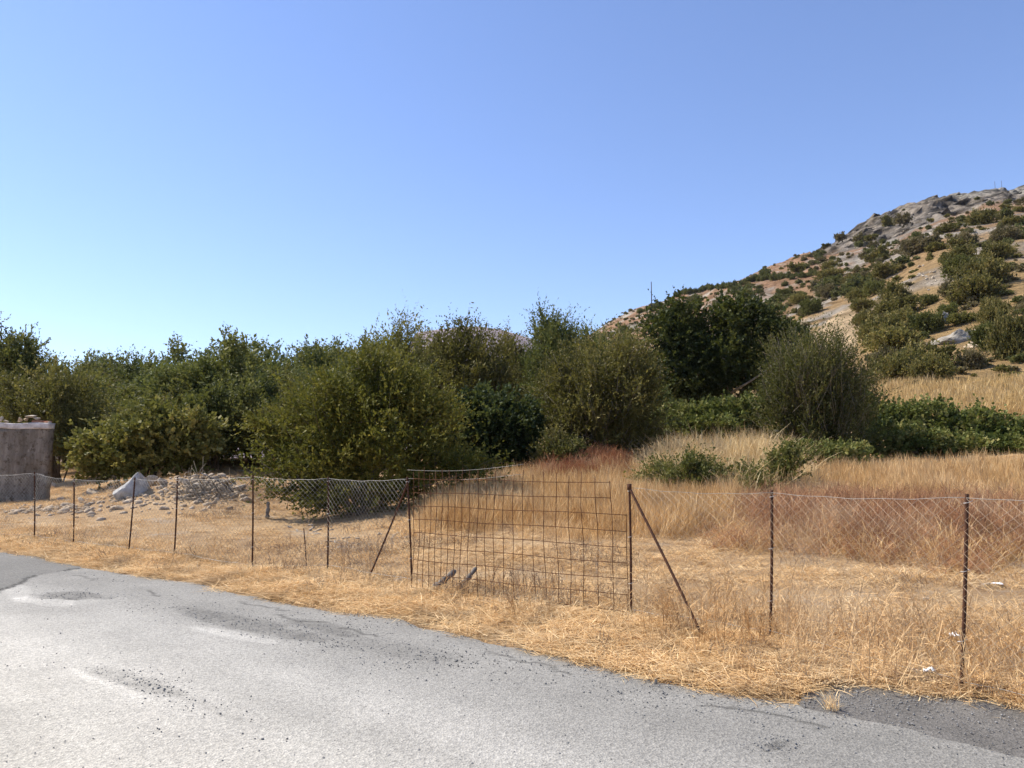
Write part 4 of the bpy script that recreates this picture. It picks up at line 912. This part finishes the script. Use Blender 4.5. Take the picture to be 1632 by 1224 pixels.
b0 = fpt(584, 920, 0); V, Fc = rebar(b0 - [0, 0, .1] - org, tops[-1] - [0, .0, .1] - org, .013); obj('brace', mesh('brace', V, faces=Fc, mat=M_rust), root)
f_ = fpt(489, 908, 0); V, Fc = rebar(f_ - [0, 0, .1] - org, top_pt(f_, 484, 842) - org, .008, False); obj('stake', mesh('stake', V, faces=Fc, mat=M_rust), root)
RP = [(1003, 773, 1005, 988), (1230, 781, 1226, 1024), (1541, 787, 1528, 1103), (2150, 800, 2110, 1262)]
rootR, feetR, topsR, orgR = fence('chain_link_fence', 'rusty post chain link fence running right from the braced gate post', RP, M_galvbrown, M_mesh, seed=31, r=.00125)
b0 = fpt(1132, 1026, 0); V, Fc = rebar(b0 - [0, 0, .1] - orgR, topsR[0] - [0, 0, .03] - orgR, .013); obj('brace', mesh('brace', V, faces=Fc, mat=M_rust), rootR)
V, Fc = tube([topsR[0] - [0, 0, .05] - orgR, topsR[0] + [0, 0, .012] - orgR], .024, 8); obj('post_cap', mesh('post_cap', V, faces=Fc, mat=M_rust), rootR)

# wire gate: welded mesh sheet that bows between the two gate posts
zx = np.array([1402, 1323, 1240, 1160, 1088, 1018, 948, 888, 830, 776, 721, 668, 620, 574, 526, 484, 446, 408, 372, 338, 306, 274, 244, 214]); gu_ = 600 + zx / 3.548
gd = 1 / np.interp(gu_, [657, 996], [1 / 9.5, 1 / 7.95]); GP = np.stack([(gu_ - 816) / F_PX * gd, gd], 1)
gate = thing('wire_gate', 'makeshift gate of rusty square welded wire mesh hung between two posts', 'gate', (GP[0, 0], GP[0, 1], 0)); go = np.array(gate.location)
rows = .07 + .165 * np.arange(9); rg = np.random.default_rng(3)
sway = lambda z, q: np.array([.012 * math.sin(z * 3 + q * .25) + .007 * math.sin(z * 7 + q), .012 * math.sin(z * 4 + q * .4), 0])
for q in range(len(GP)):
    top = rows[-1] + (.06 if q > 2 else 0); top = rows[-3] if q == 0 else top
    zz = np.linspace(.0, top + rg.uniform(0, .09), 9)
    P = np.array([np.array([GP[q, 0], GP[q, 1], z]) + sway(z, q) - go for z in zz])
    obj('vertical_wire', MB().tube(P, .0038, 5).mesh('vertical_wire', M_rustwire, True), gate)
for j, z in enumerate(rows):
    q0 = 1 if j >= 7 else 0
    P = np.array([np.array([GP[q, 0], GP[q, 1] - .006, z + .006 * math.sin(q * .5 + j)]) + sway(z, q) - go for q in range(q0, len(GP))])
    obj('horizontal_wire', MB().tube(P, .0038, 5).mesh('horizontal_wire', M_rustwire, True), gate)
tp = tops[-1]; e1 = np.array([GP[8, 0], GP[8, 1], 1.47])
for dz in (0, .11):
    s = np.linspace(0, 1, 12)[:, None]; a = tp + [0, 0, dz - .02]; P = a + (e1 + [0, 0, dz] - a) * s - np.array([0, 0, .04]) * np.sin(s * math.pi) - go
    obj('loose_wire', MB().tube(P, .0016, 4).mesh('loose_wire', M_mesh), gate)

# ------------------------------------------------------------------ small things by the fence
def stick(name, label, cat, a, b, r, m, mid=None):
    pa, pb = np.array(a), np.array(b); c = (pa + pb) / 2 + (np.array(mid) if mid is not None else 0); t = np.linspace(0, 1, 9)[:, None]
    P = (1 - t) ** 2 * pa + 2 * t * (1 - t) * c + t * t * pb; P = P + (fbm(P * 14, 5, 3)[:, None] - .5) * r * .9
    V, Fc = tube(P - pa, r * np.linspace(1.1, .75, 9) * (1 + .25 * np.sin(np.arange(9) * 2.1)), 7); return tag(obj(name, mesh(name, V, faces=Fc, mat=m, smooth=True), None, pa), label, cat)
f1 = fpt(692, 945, 0); stick('dead_branch', 'weathered grey branch lying at the foot of the gate beside its left post', 'branch', f1 + [0, 0, .03], top_pt(f1, 722, 915) + [0, .2, 0], .042, M_deadwood)
f2 = fpt(738, 936, 0); stick('dead_branch', 'shorter grey branch with cut end poking up through the gate mesh', 'branch', f2 + [0, 0, .02], top_pt(f2, 758, 907) + [0, .12, 0], .033, M_deadwood)
f3 = hit(426, 826, 10, 40); stick('tree_stake', 'short bleached grey stump standing left of the big bush foot', 'stump', f3, f3 + [.02, 0, .42], .05, M_deadwood)
f4 = fpt(642, 934, 0)
for (u, v, a, h, lab) in [(634, 930, 26, 14, 'brown stone at the left foot of the gate post'), (672, 928, 16, 9, 'small stone right of the left gate post foot'), (1018, 992, 34, 16, 'earthy stone at the foot of the braced gate post'), (450, 908, 24, 9, 'pale flat stone in the straw by the road below the chain link fence'),
                          (1477, 958, 18, 10, 'grey stone lying in the stubble left of the right fence post'), (1478, 1010, 22, 8, 'flat pale stone in the stubble behind the right fence'), (1572, 935, 30, 9, 'long pale stone in the stubble right of the right fence post'), (1630, 1040, 20, 10, 'pale stone in the stubble cut by the right picture edge'), (1160, 985, 24, 7, 'flat grey stone half buried behind the brace of the right fence'), (1045, 1088, 9, 8, 'tiny stone sitting on the asphalt near the road edge')]:
    stone_at(u, v, a, h, R_pale[len(lab) % 5], lab, lo=4)
for q in range(60):
    u, v = (rs_.normal(545, 38), rs_.normal(866, 7)) if q < 34 else ((rs_.normal(490, 25), rs_.normal(845, 4)) if q < 48 else (rs_.normal(620, 20), rs_.normal(856, 4)))
    stone_at(u, v, rs_.uniform(5, 15), rs_.uniform(3, 6), R_pale[q % 5], 'flat grey stone in the bare patch in front of the big bush', 'stones in the bare patch', lo=9)
# white plastic scraps
def scrap(u, v, w, h, label, seed):
    r = np.random.default_rng(seed); p = hit(u, v, 3, 30); k = p[1] / F_PX; n = 7; gx, gy = np.meshgrid(np.linspace(-.5, .5, n), np.linspace(-.5, .5, n)); z = fbm2(gx, gy, 3, seed, 3) * 1.2
    V = np.stack([gx * w * k, gy * w * k * .7, z * h * k], -1).reshape(-1, 3); i = np.arange(n - 1)[:, None] * n; j = np.arange(n - 1)[None]
    Q = np.stack([i + j, i + j + 1, i + n + j + 1, i + n + j], -1).reshape(-1, 4); ang = np.arctan2(V[:, 1], V[:, 0]); V[:, :2] *= (1 + .3 * np.sin(ang * 3 + seed))[:, None]
    o = obj('plastic_scrap', mesh('plastic_scrap', V, quads=Q, mat=M_plastic, smooth=True), None, p + [0, 0, .02 + h * k * .2], r.uniform(0, 6)); m = o.modifiers.new('thickness', 'SOLIDIFY'); m.thickness = .002
    tag(o, label, 'litter')
scrap(1482, 1092, 14, 20, 'crumpled white plastic scrap in the straw left of the right fence post', 1)
scrap(1522, 1028, 18, 14, 'torn white plastic caught beside the middle of the right fence post', 2)
scrap(1540, 920, 8, 10, 'tiny white scrap close behind the right fence post', 3)
scrap(1590, 936, 15, 5, 'white scrap in the stubble right of the right fence post', 4)

# ------------------------------------------------------------------ dry grass, straw and weeds (geometry nodes scatter)
def clump(name, m, n, rad, hmin, hmax, w, lean, bend, seed, heads=0.0, lie=False, branch=0):
    rg = np.random.default_rng(seed); Vs, Qs, ts = [], [], []; c = 0
    for q in range(n):
        a = rg.uniform(0, 6.28); rr = rad * math.sqrt(rg.random()); b = np.array([rr * math.cos(a), rr * math.sin(a), 0.0]); h = rg.uniform(hmin, hmax)
        th = rg.uniform(0, 6.28); ln = abs(rg.normal()) * lean; d = np.array([math.cos(th) * math.sin(ln), math.sin(th) * math.sin(ln), math.cos(ln)])
        if lie: d = np.array([math.cos(th), math.sin(th), rg.uniform(-.02, .3)]); d /= np.linalg.norm(d); b[2] = rg.uniform(0, .05)
        th2 = rg.uniform(0, 6.28); bd = np.array([math.cos(th2), math.sin(th2), -.35]) * bend * h * rg.uniform(.2, 1)
        t = np.array([0, .4, .75, 1.0]); P = b + d * (t * h)[:, None] + bd * (t ** 2)[:, None]
        if lie: P[:, 2] = np.maximum(P[:, 2], .004)
        fw = rg.uniform(0, 6.28); S = np.array([math.cos(fw), math.sin(fw), .0]) if not lie else unit(np.cross(d, [0, 0, 1.0]) + rg.normal(size=3) * .3)
        ww = w * rg.uniform(.6, 1.4) * np.array([1, .9, .65, .12])
        if rg.random() < heads: ww = w * np.array([.7, .6, 2.4, .4])
        V = np.stack([P - S * ww[:, None] / 2, P + S * ww[:, None] / 2], 1).reshape(-1, 3); tint = rg.random()
        for k in range(3): Qs.append((c + 2 * k, c + 2 * k + 1, c + 2 * k + 3, c + 2 * k + 2))
        Vs.append(V); ts += [tint] * 8; c += 8
        for _ in range(branch):
            f = rg.uniform(.35, .9); o_ = b + d * h * f; e = unit(d + rg.normal(size=3) * .6) * h * rg.uniform(.12, .3)
            S2 = unit(np.cross(e, rg.normal(size=3))) * w * .5; Vs.append(np.array([o_ - S2, o_ + S2, o_ + e + S2 * .6, o_ + e - S2 * .6])); Qs.append((c, c + 1, c + 2, c + 3)); ts += [tint] * 4; c += 4
    return bpy.data.objects.new(name, mesh(name, np.concatenate(Vs), quads=Qs, mat=m, attrs={'tint': np.array(ts)}))
def scatter(name, label, cat, clumps, P, rotz, scl, seed, tilt=.0):
    rg = np.random.default_rng(seed); col = bpy.data.collections.new(name + '_source')
    for c in clumps: col.objects.link(c)
    me = bpy.data.meshes.new(name); me.vertices.add(len(P)); me.vertices.foreach_set('co', np.asarray(P, np.float32).ravel())
    a = me.attributes.new('rot', 'FLOAT_VECTOR', 'POINT'); r = np.stack([rg.normal(size=len(P)) * tilt, rg.normal(size=len(P)) * tilt, rotz], 1).astype(np.float32); a.data.foreach_set('vector', r.ravel())
    a = me.attributes.new('scl', 'FLOAT_VECTOR', 'POINT'); a.data.foreach_set('vector', np.asarray(scl, np.float32).ravel())
    ng = bpy.data.node_groups.new(name, 'GeometryNodeTree'); ng.interface.new_socket('Geometry', in_out='INPUT', socket_type='NodeSocketGeometry'); ng.interface.new_socket('Geometry', in_out='OUTPUT', socket_type='NodeSocketGeometry')
    gi = ng.nodes.new('NodeGroupInput'); go_ = ng.nodes.new('NodeGroupOutput'); ci = ng.nodes.new('GeometryNodeCollectionInfo'); ci.inputs['Collection'].default_value = col; ci.inputs['Separate Children'].default_value = True; ci.inputs['Reset Children'].default_value = True
    ip = ng.nodes.new('GeometryNodeInstanceOnPoints'); ip.inputs['Pick Instance'].default_value = True
    ra = ng.nodes.new('GeometryNodeInputNamedAttribute'); ra.data_type = 'FLOAT_VECTOR'; ra.inputs['Name'].default_value = 'rot'
    sa = ng.nodes.new('GeometryNodeInputNamedAttribute'); sa.data_type = 'FLOAT_VECTOR'; sa.inputs['Name'].default_value = 'scl'
    er = ng.nodes.new('FunctionNodeEulerToRotation')
    rv_ = ng.nodes.new('FunctionNodeRandomValue'); rv_.data_type = 'INT'; rv_.inputs[4].default_value = 0; rv_.inputs[5].default_value = len(clumps) - 1; rv_.inputs['Seed'].default_value = seed
    L = ng.links.new; L(gi.outputs[0], ip.inputs['Points']); L(ci.outputs[0], ip.inputs['Instance']); L(ra.outputs[0], er.inputs[0]); L(er.outputs[0], ip.inputs['Rotation']); L(sa.outputs[0], ip.inputs['Scale']); L(rv_.outputs[2], ip.inputs['Instance Index']); L(ip.outputs[0], go_.inputs[0])
    o = obj(name, me); m = o.modifiers.new('scatter', 'NODES'); m.node_group = ng
    return tag(o, label, cat, kind='stuff')
def sample(n, dlo, dhi, smin, smax, seed, power=.5):
    rg = np.random.default_rng(seed); f = rg.random(n)
    d = (dlo ** (1 + power) + f * (dhi ** (1 + power) - dlo ** (1 + power))) ** (1 / (1 + power)); s = rg.uniform(smin, smax, n)
    x = s * d; y = d; z = ground_z(x, y); u, v = proj(x, y, z); return x, y, z, u, v, rg
def soft(u, v, poly, x, y, r=1.0):
    w = 0; n = 14
    for q in range(n): w = w + inpoly(u + 30 * r * math.cos(q * 2.4) * (q / n) ** .5, v + 13 * r * math.sin(q * 2.4) * (q / n) ** .5, poly)
    return np.clip(w / n + (fbm2(x, y, .9, 88, 3) - .5) * 1.1 * (w > 0), 0, 1)
def put(name, label, cat, clumps, mask, S, smin, smax, seed, tilt=.12, zsc=None):
    x, y, z, u, v, rg = S; k = np.nonzero(mask)[0]; P = np.stack([x, y, z - .01], 1)[k]; s = rg.uniform(smin, smax, len(k)); sc = np.stack([s, s, s * rg.uniform(.75, 1.25, len(k))], 1)
    if zsc is not None: sc[:, 2] *= zsc[k]
    return scatter(name, label, cat, clumps, P, rg.uniform(0, 6.28, len(k)), sc, seed, tilt)
C_stub = [clump('stubble_clump', G_field, 26, .14, .03, .13, .0045, .8, .5, 600 + q) for q in range(5)]
C_flat = [clump('straw_clump', G_straw, 34, .17, .05, .2, .0042, .5, .3, 620 + q, lie=True) for q in range(5)]
C_straw = [clump('verge_clump', G_straw, 22, .12, .05, .2, .005, .75, .6, 640 + q, .1) for q in range(5)]
C_tall = [clump('tall_clump', G_tall, 26, .2, .4, .95, .005, .22, .25, 660 + q, .5) for q in range(5)]
C_red = [clump('weed_clump', G_red, 13, .2, .35, .95, .006, .3, .2, 680 + q, .1, branch=7) for q in range(5)]
C_rust = [clump('rust_clump', G_rust, 12, .2, .3, .8, .008, .4, .3, 700 + q, branch=8) for q in range(3)]
C_tus = [clump('tussock_clump', G_pale, 46, .24, .4, 1.1, .0055, .75, .8, 720 + q, .3) for q in range(4)]
C_hill = [clump('hill_grass_clump', G_hill, 22, .45, .4, .9, .012, .3, .3, 740 + q, .3) for q in range(4)]
C_mix = [clump('mixed_clump', G_tall, 20, .25, .2, .75, .005, .7, .6, 780 + q, .2, branch=1) for q in range(4)]
C_weed = [clump('stalk_clump', G_field, 5, .12, .3, .65, .006, .3, .2, 760 + q, branch=6) for q in range(4)]
POLY_TALL = [(655, 850), (780, 838), (1000, 862), (1190, 845), (1190, 770), (1030, 765), (1000, 748), (860, 756), (800, 770), (700, 795)]
POLY_RED = [(1170, 868), (1560, 902), (1680, 880), (1680, 812), (1180, 800)]
POLY_RIGHT = [(1270, 806), (1560, 815), (1700, 860), (2100, 900), (2100, 748), (1632, 752), (1290, 752)]
POLY_MOUND = [(1030, 790), (1290, 800), (1275, 735), (1215, 705), (1120, 705), (1035, 735)]
POLY_BARE = [(440, 838), (640, 845), (640, 858), (560, 880), (450, 858)]
S = sample(60000, 5, 40, -1.15, .95, 901, .25); x, y, z, u, v, rg = S; sd = road_sd(x, y)
apron = inpoly(x, y, [tuple(a) for a in ap]); field = (sd < -.35) & ~apron & ~(inpoly(u, v, POLY_BARE) & (rg.random(len(x)) < .8)) & ~((rg.random(len(x)) < .5) & inpoly(u, v, [(0, 822), (160, 800), (300, 760), (400, 765), (400, 815), (250, 818), (100, 830)]))
patchy = fbm2(x, y, .55, 33, 4); field &= rg.random(len(x)) < np.clip((patchy - .36) * 4.5, .08, 1)
put('dry_grass', 'short dry golden stubble covering the field behind the fences', 'grass', C_stub, field, S, .7, 1.35, 1, .2, .15 + 1.1 * fbm2(x, y, .5, 34, 3))
C_brown = [clump('brown_clump', G_brown, 9, .16, .05, .24, .005, .7, .4, 790 + q, branch=4) for q in range(4)]
m = field & (rg.random(len(x)) < np.clip((fbm2(x, y, .8, 36, 3) - .48) * 3, 0, .5)); put('dead_weeds', 'grey brown dead weeds scattered through the stubble', 'weeds', C_brown, m, S, .7, 1.5, 21, .2)
m = field & (rg.random(len(x)) < .55); put('straw_litter', 'flattened dry straw lying over the field', 'straw', C_flat, m, S, .8, 1.5, 2, .1)
S = sample(130000, 3.4, 32, -1.2, 1.0, 902, .0); x, y, z, u, v, rg = S; sd = road_sd(x, y); nzv = fbm2(x, y, 1.4, 35, 3)
apron = inpoly(x, y, [tuple(a) for a in ap])
verge = (sd < .0 + (fbm2(x, y, 3, 37, 3) - .5) * .6) & (sd > -1.5 + (nzv - .5) * .8) & ~(apron & (rg.random(len(x)) < np.where(nzv > .54, .6, .98)))
put('straw_verge', 'pale loose straw matted along the verge between road and fences', 'straw', C_flat, verge, S, .7, 1.25, 3, .1)
m = (sd < -.3 + (nzv - .5) * .3) & (sd > -2.2) & (rg.random(len(x)) < .28) & ~apron; put('verge_grass', 'dry upright grass along the foot of the fences', 'grass', C_straw, m, S, .5, 1.1, 4, .2, .3 + .9 * nzv)
S = sample(60000, 8, 34, -.2, 1.3, 903, .2); x, y, z, u, v, rg = S
w = soft(u, v, POLY_TALL, x, y, 1.3); m = rg.random(len(x)) < w * .8; put('tall_grass', 'tall golden grass behind the wire gate', 'grass', C_tall, m, S, .55, .9, 5, .2, (.3 + .7 * w) * (.6 + .8 * fbm2(x, y, .7, 60, 3)))
w = soft(u, v, POLY_RED, x, y, 2.2); m = rg.random(len(x)) < w * .55; put('dry_weeds', 'reddish brown dry weeds standing behind the right fence', 'weeds', C_red, m, S, .6, 1.0, 6, .2, .3 + .6 * w)
m = (w > .15) & (rg.random(len(x)) < .22); put('dry_grass', 'bent pale grass mixed among the reddish weeds', 'grass', C_mix, m, S, .6, 1.1, 16, .2)
w = soft(u, v, POLY_RIGHT, x, y, 1.3); m = rg.random(len(x)) < w * .85; put('tall_grass', 'tall pale golden grass in front of the long bramble thicket', 'grass', C_tall, m, S, .5, .9, 7, .2, (.35 + .7 * w) * (.6 + .8 * fbm2(x, y, .8, 59, 3)))
w = soft(u, v, POLY_MOUND, x, y, 1.2); m = rg.random(len(x)) < w * .95 * np.clip((fbm2(x, y, 1.1, 58, 2) - .3) * 3, .15, 1); put('straw_tussocks', 'thick pale straw tussocks between braced post and upright bush', 'grass', C_tus, m, S, .6, 1.3, 8, .3, .5 + .6 * w)
m = rg.random(len(x)) < w * .3; put('dead_weeds', 'pinkish brown dead weeds mixed into the straw mound', 'weeds', C_brown, m, S, 1.6, 3.2, 23, .2)
S9 = sample(7000, 19, 27, .02, .16, 907, .2); x9, y9, z9, u9, v9, rg9 = S9; w9 = soft(u9, v9, [(865, 772), (990, 768), (985, 742), (880, 742)], x9, y9, .8)
put('rusty_weeds', 'rust red dead weeds below the large brown green bush', 'weeds', C_rust, rg9.random(len(x9)) < w9 * .45, S9, .7, 1.1, 9)
S = sample(14000, 36, 66, .38, .95, 904, .3); x, y, z, u, v, rg = S
m = inpoly(u, v, [(1395, 640), (1410, 612), (1500, 620), (1632, 612), (1800, 600), (1800, 690), (1380, 690)]); put('hill_grass', 'golden grass band at the foot of the hill above the brambles', 'grass', C_hill, m, S, .7, 1.2, 10)
S = sample(9000, 4.2, 14, -.9, 1.0, 905, .0); x, y, z, u, v, rg = S; sd = road_sd(x, y)
m = (sd < -.6) & (sd > -2.4) & (rg.random(len(x)) < np.where(u > 1050, .35, .06)); put('weed_stalks', 'sparse brittle weed stalks standing along the fences', 'weeds', C_weed, m, S, .6, 1.1, 11)
def low_scrub(name, lm, seed):
    V, Q, ti, tw = crown(seed, [(0, 0, .3, .5, .5, .3), (.3, .2, .25, .35, .35, .25), (-.35, .1, .2, .3, .3, .22)], 60, .2, 7, .16, .10, spray=.4, gap=.3, core=.2); return bpy.data.objects.new(name, mesh(name, V, quads=Q, mat=lm, attrs={'tint': ti}))
C_low = [low_scrub('low_scrub', lm, 850 + q) for q, lm in enumerate((L_hillgrey, L_hill, L_hillgrey, L_far))]
S = sample(16000, 48, 330, .12, .95, 906, .0); x, y, z, u, v, rg = S; z[:] = H(x, y)
m = (rg.random(len(x)) < np.clip((fbm2(x, y, .09, 95, 4) - .44) * 2, 0, .3)) & (cliff_mask(x, y, z) < .3) & (u > 960) & ~inpoly(u, v, [(1440, 470), (1480, 415), (1535, 425), (1540, 465), (1500, 500)]) & ~inpoly(u, v, [(1300, 480), (1365, 485), (1365, 590), (1290, 570)]) & ~inpoly(u, v, [(1490, 515), (1600, 490), (1600, 575), (1490, 575)])
put('low_scrub', 'low grey and brown scrub thinly covering the dry hillside', 'scrub', C_low, m, S, .25, .95, 22, .1)
# single tuft at the road edge
tf = flat(1325, 1130); src = clump('grass_tuft', G_straw, 70, .05, .06, .17, .004, .7, .5, 801, .1)
t_ = obj('grass_tuft', src.data, None, (tf[0], tf[1], .0)); tag(t_, 'small golden grass tuft growing at the asphalt edge before the dark apron', 'grass tuft')
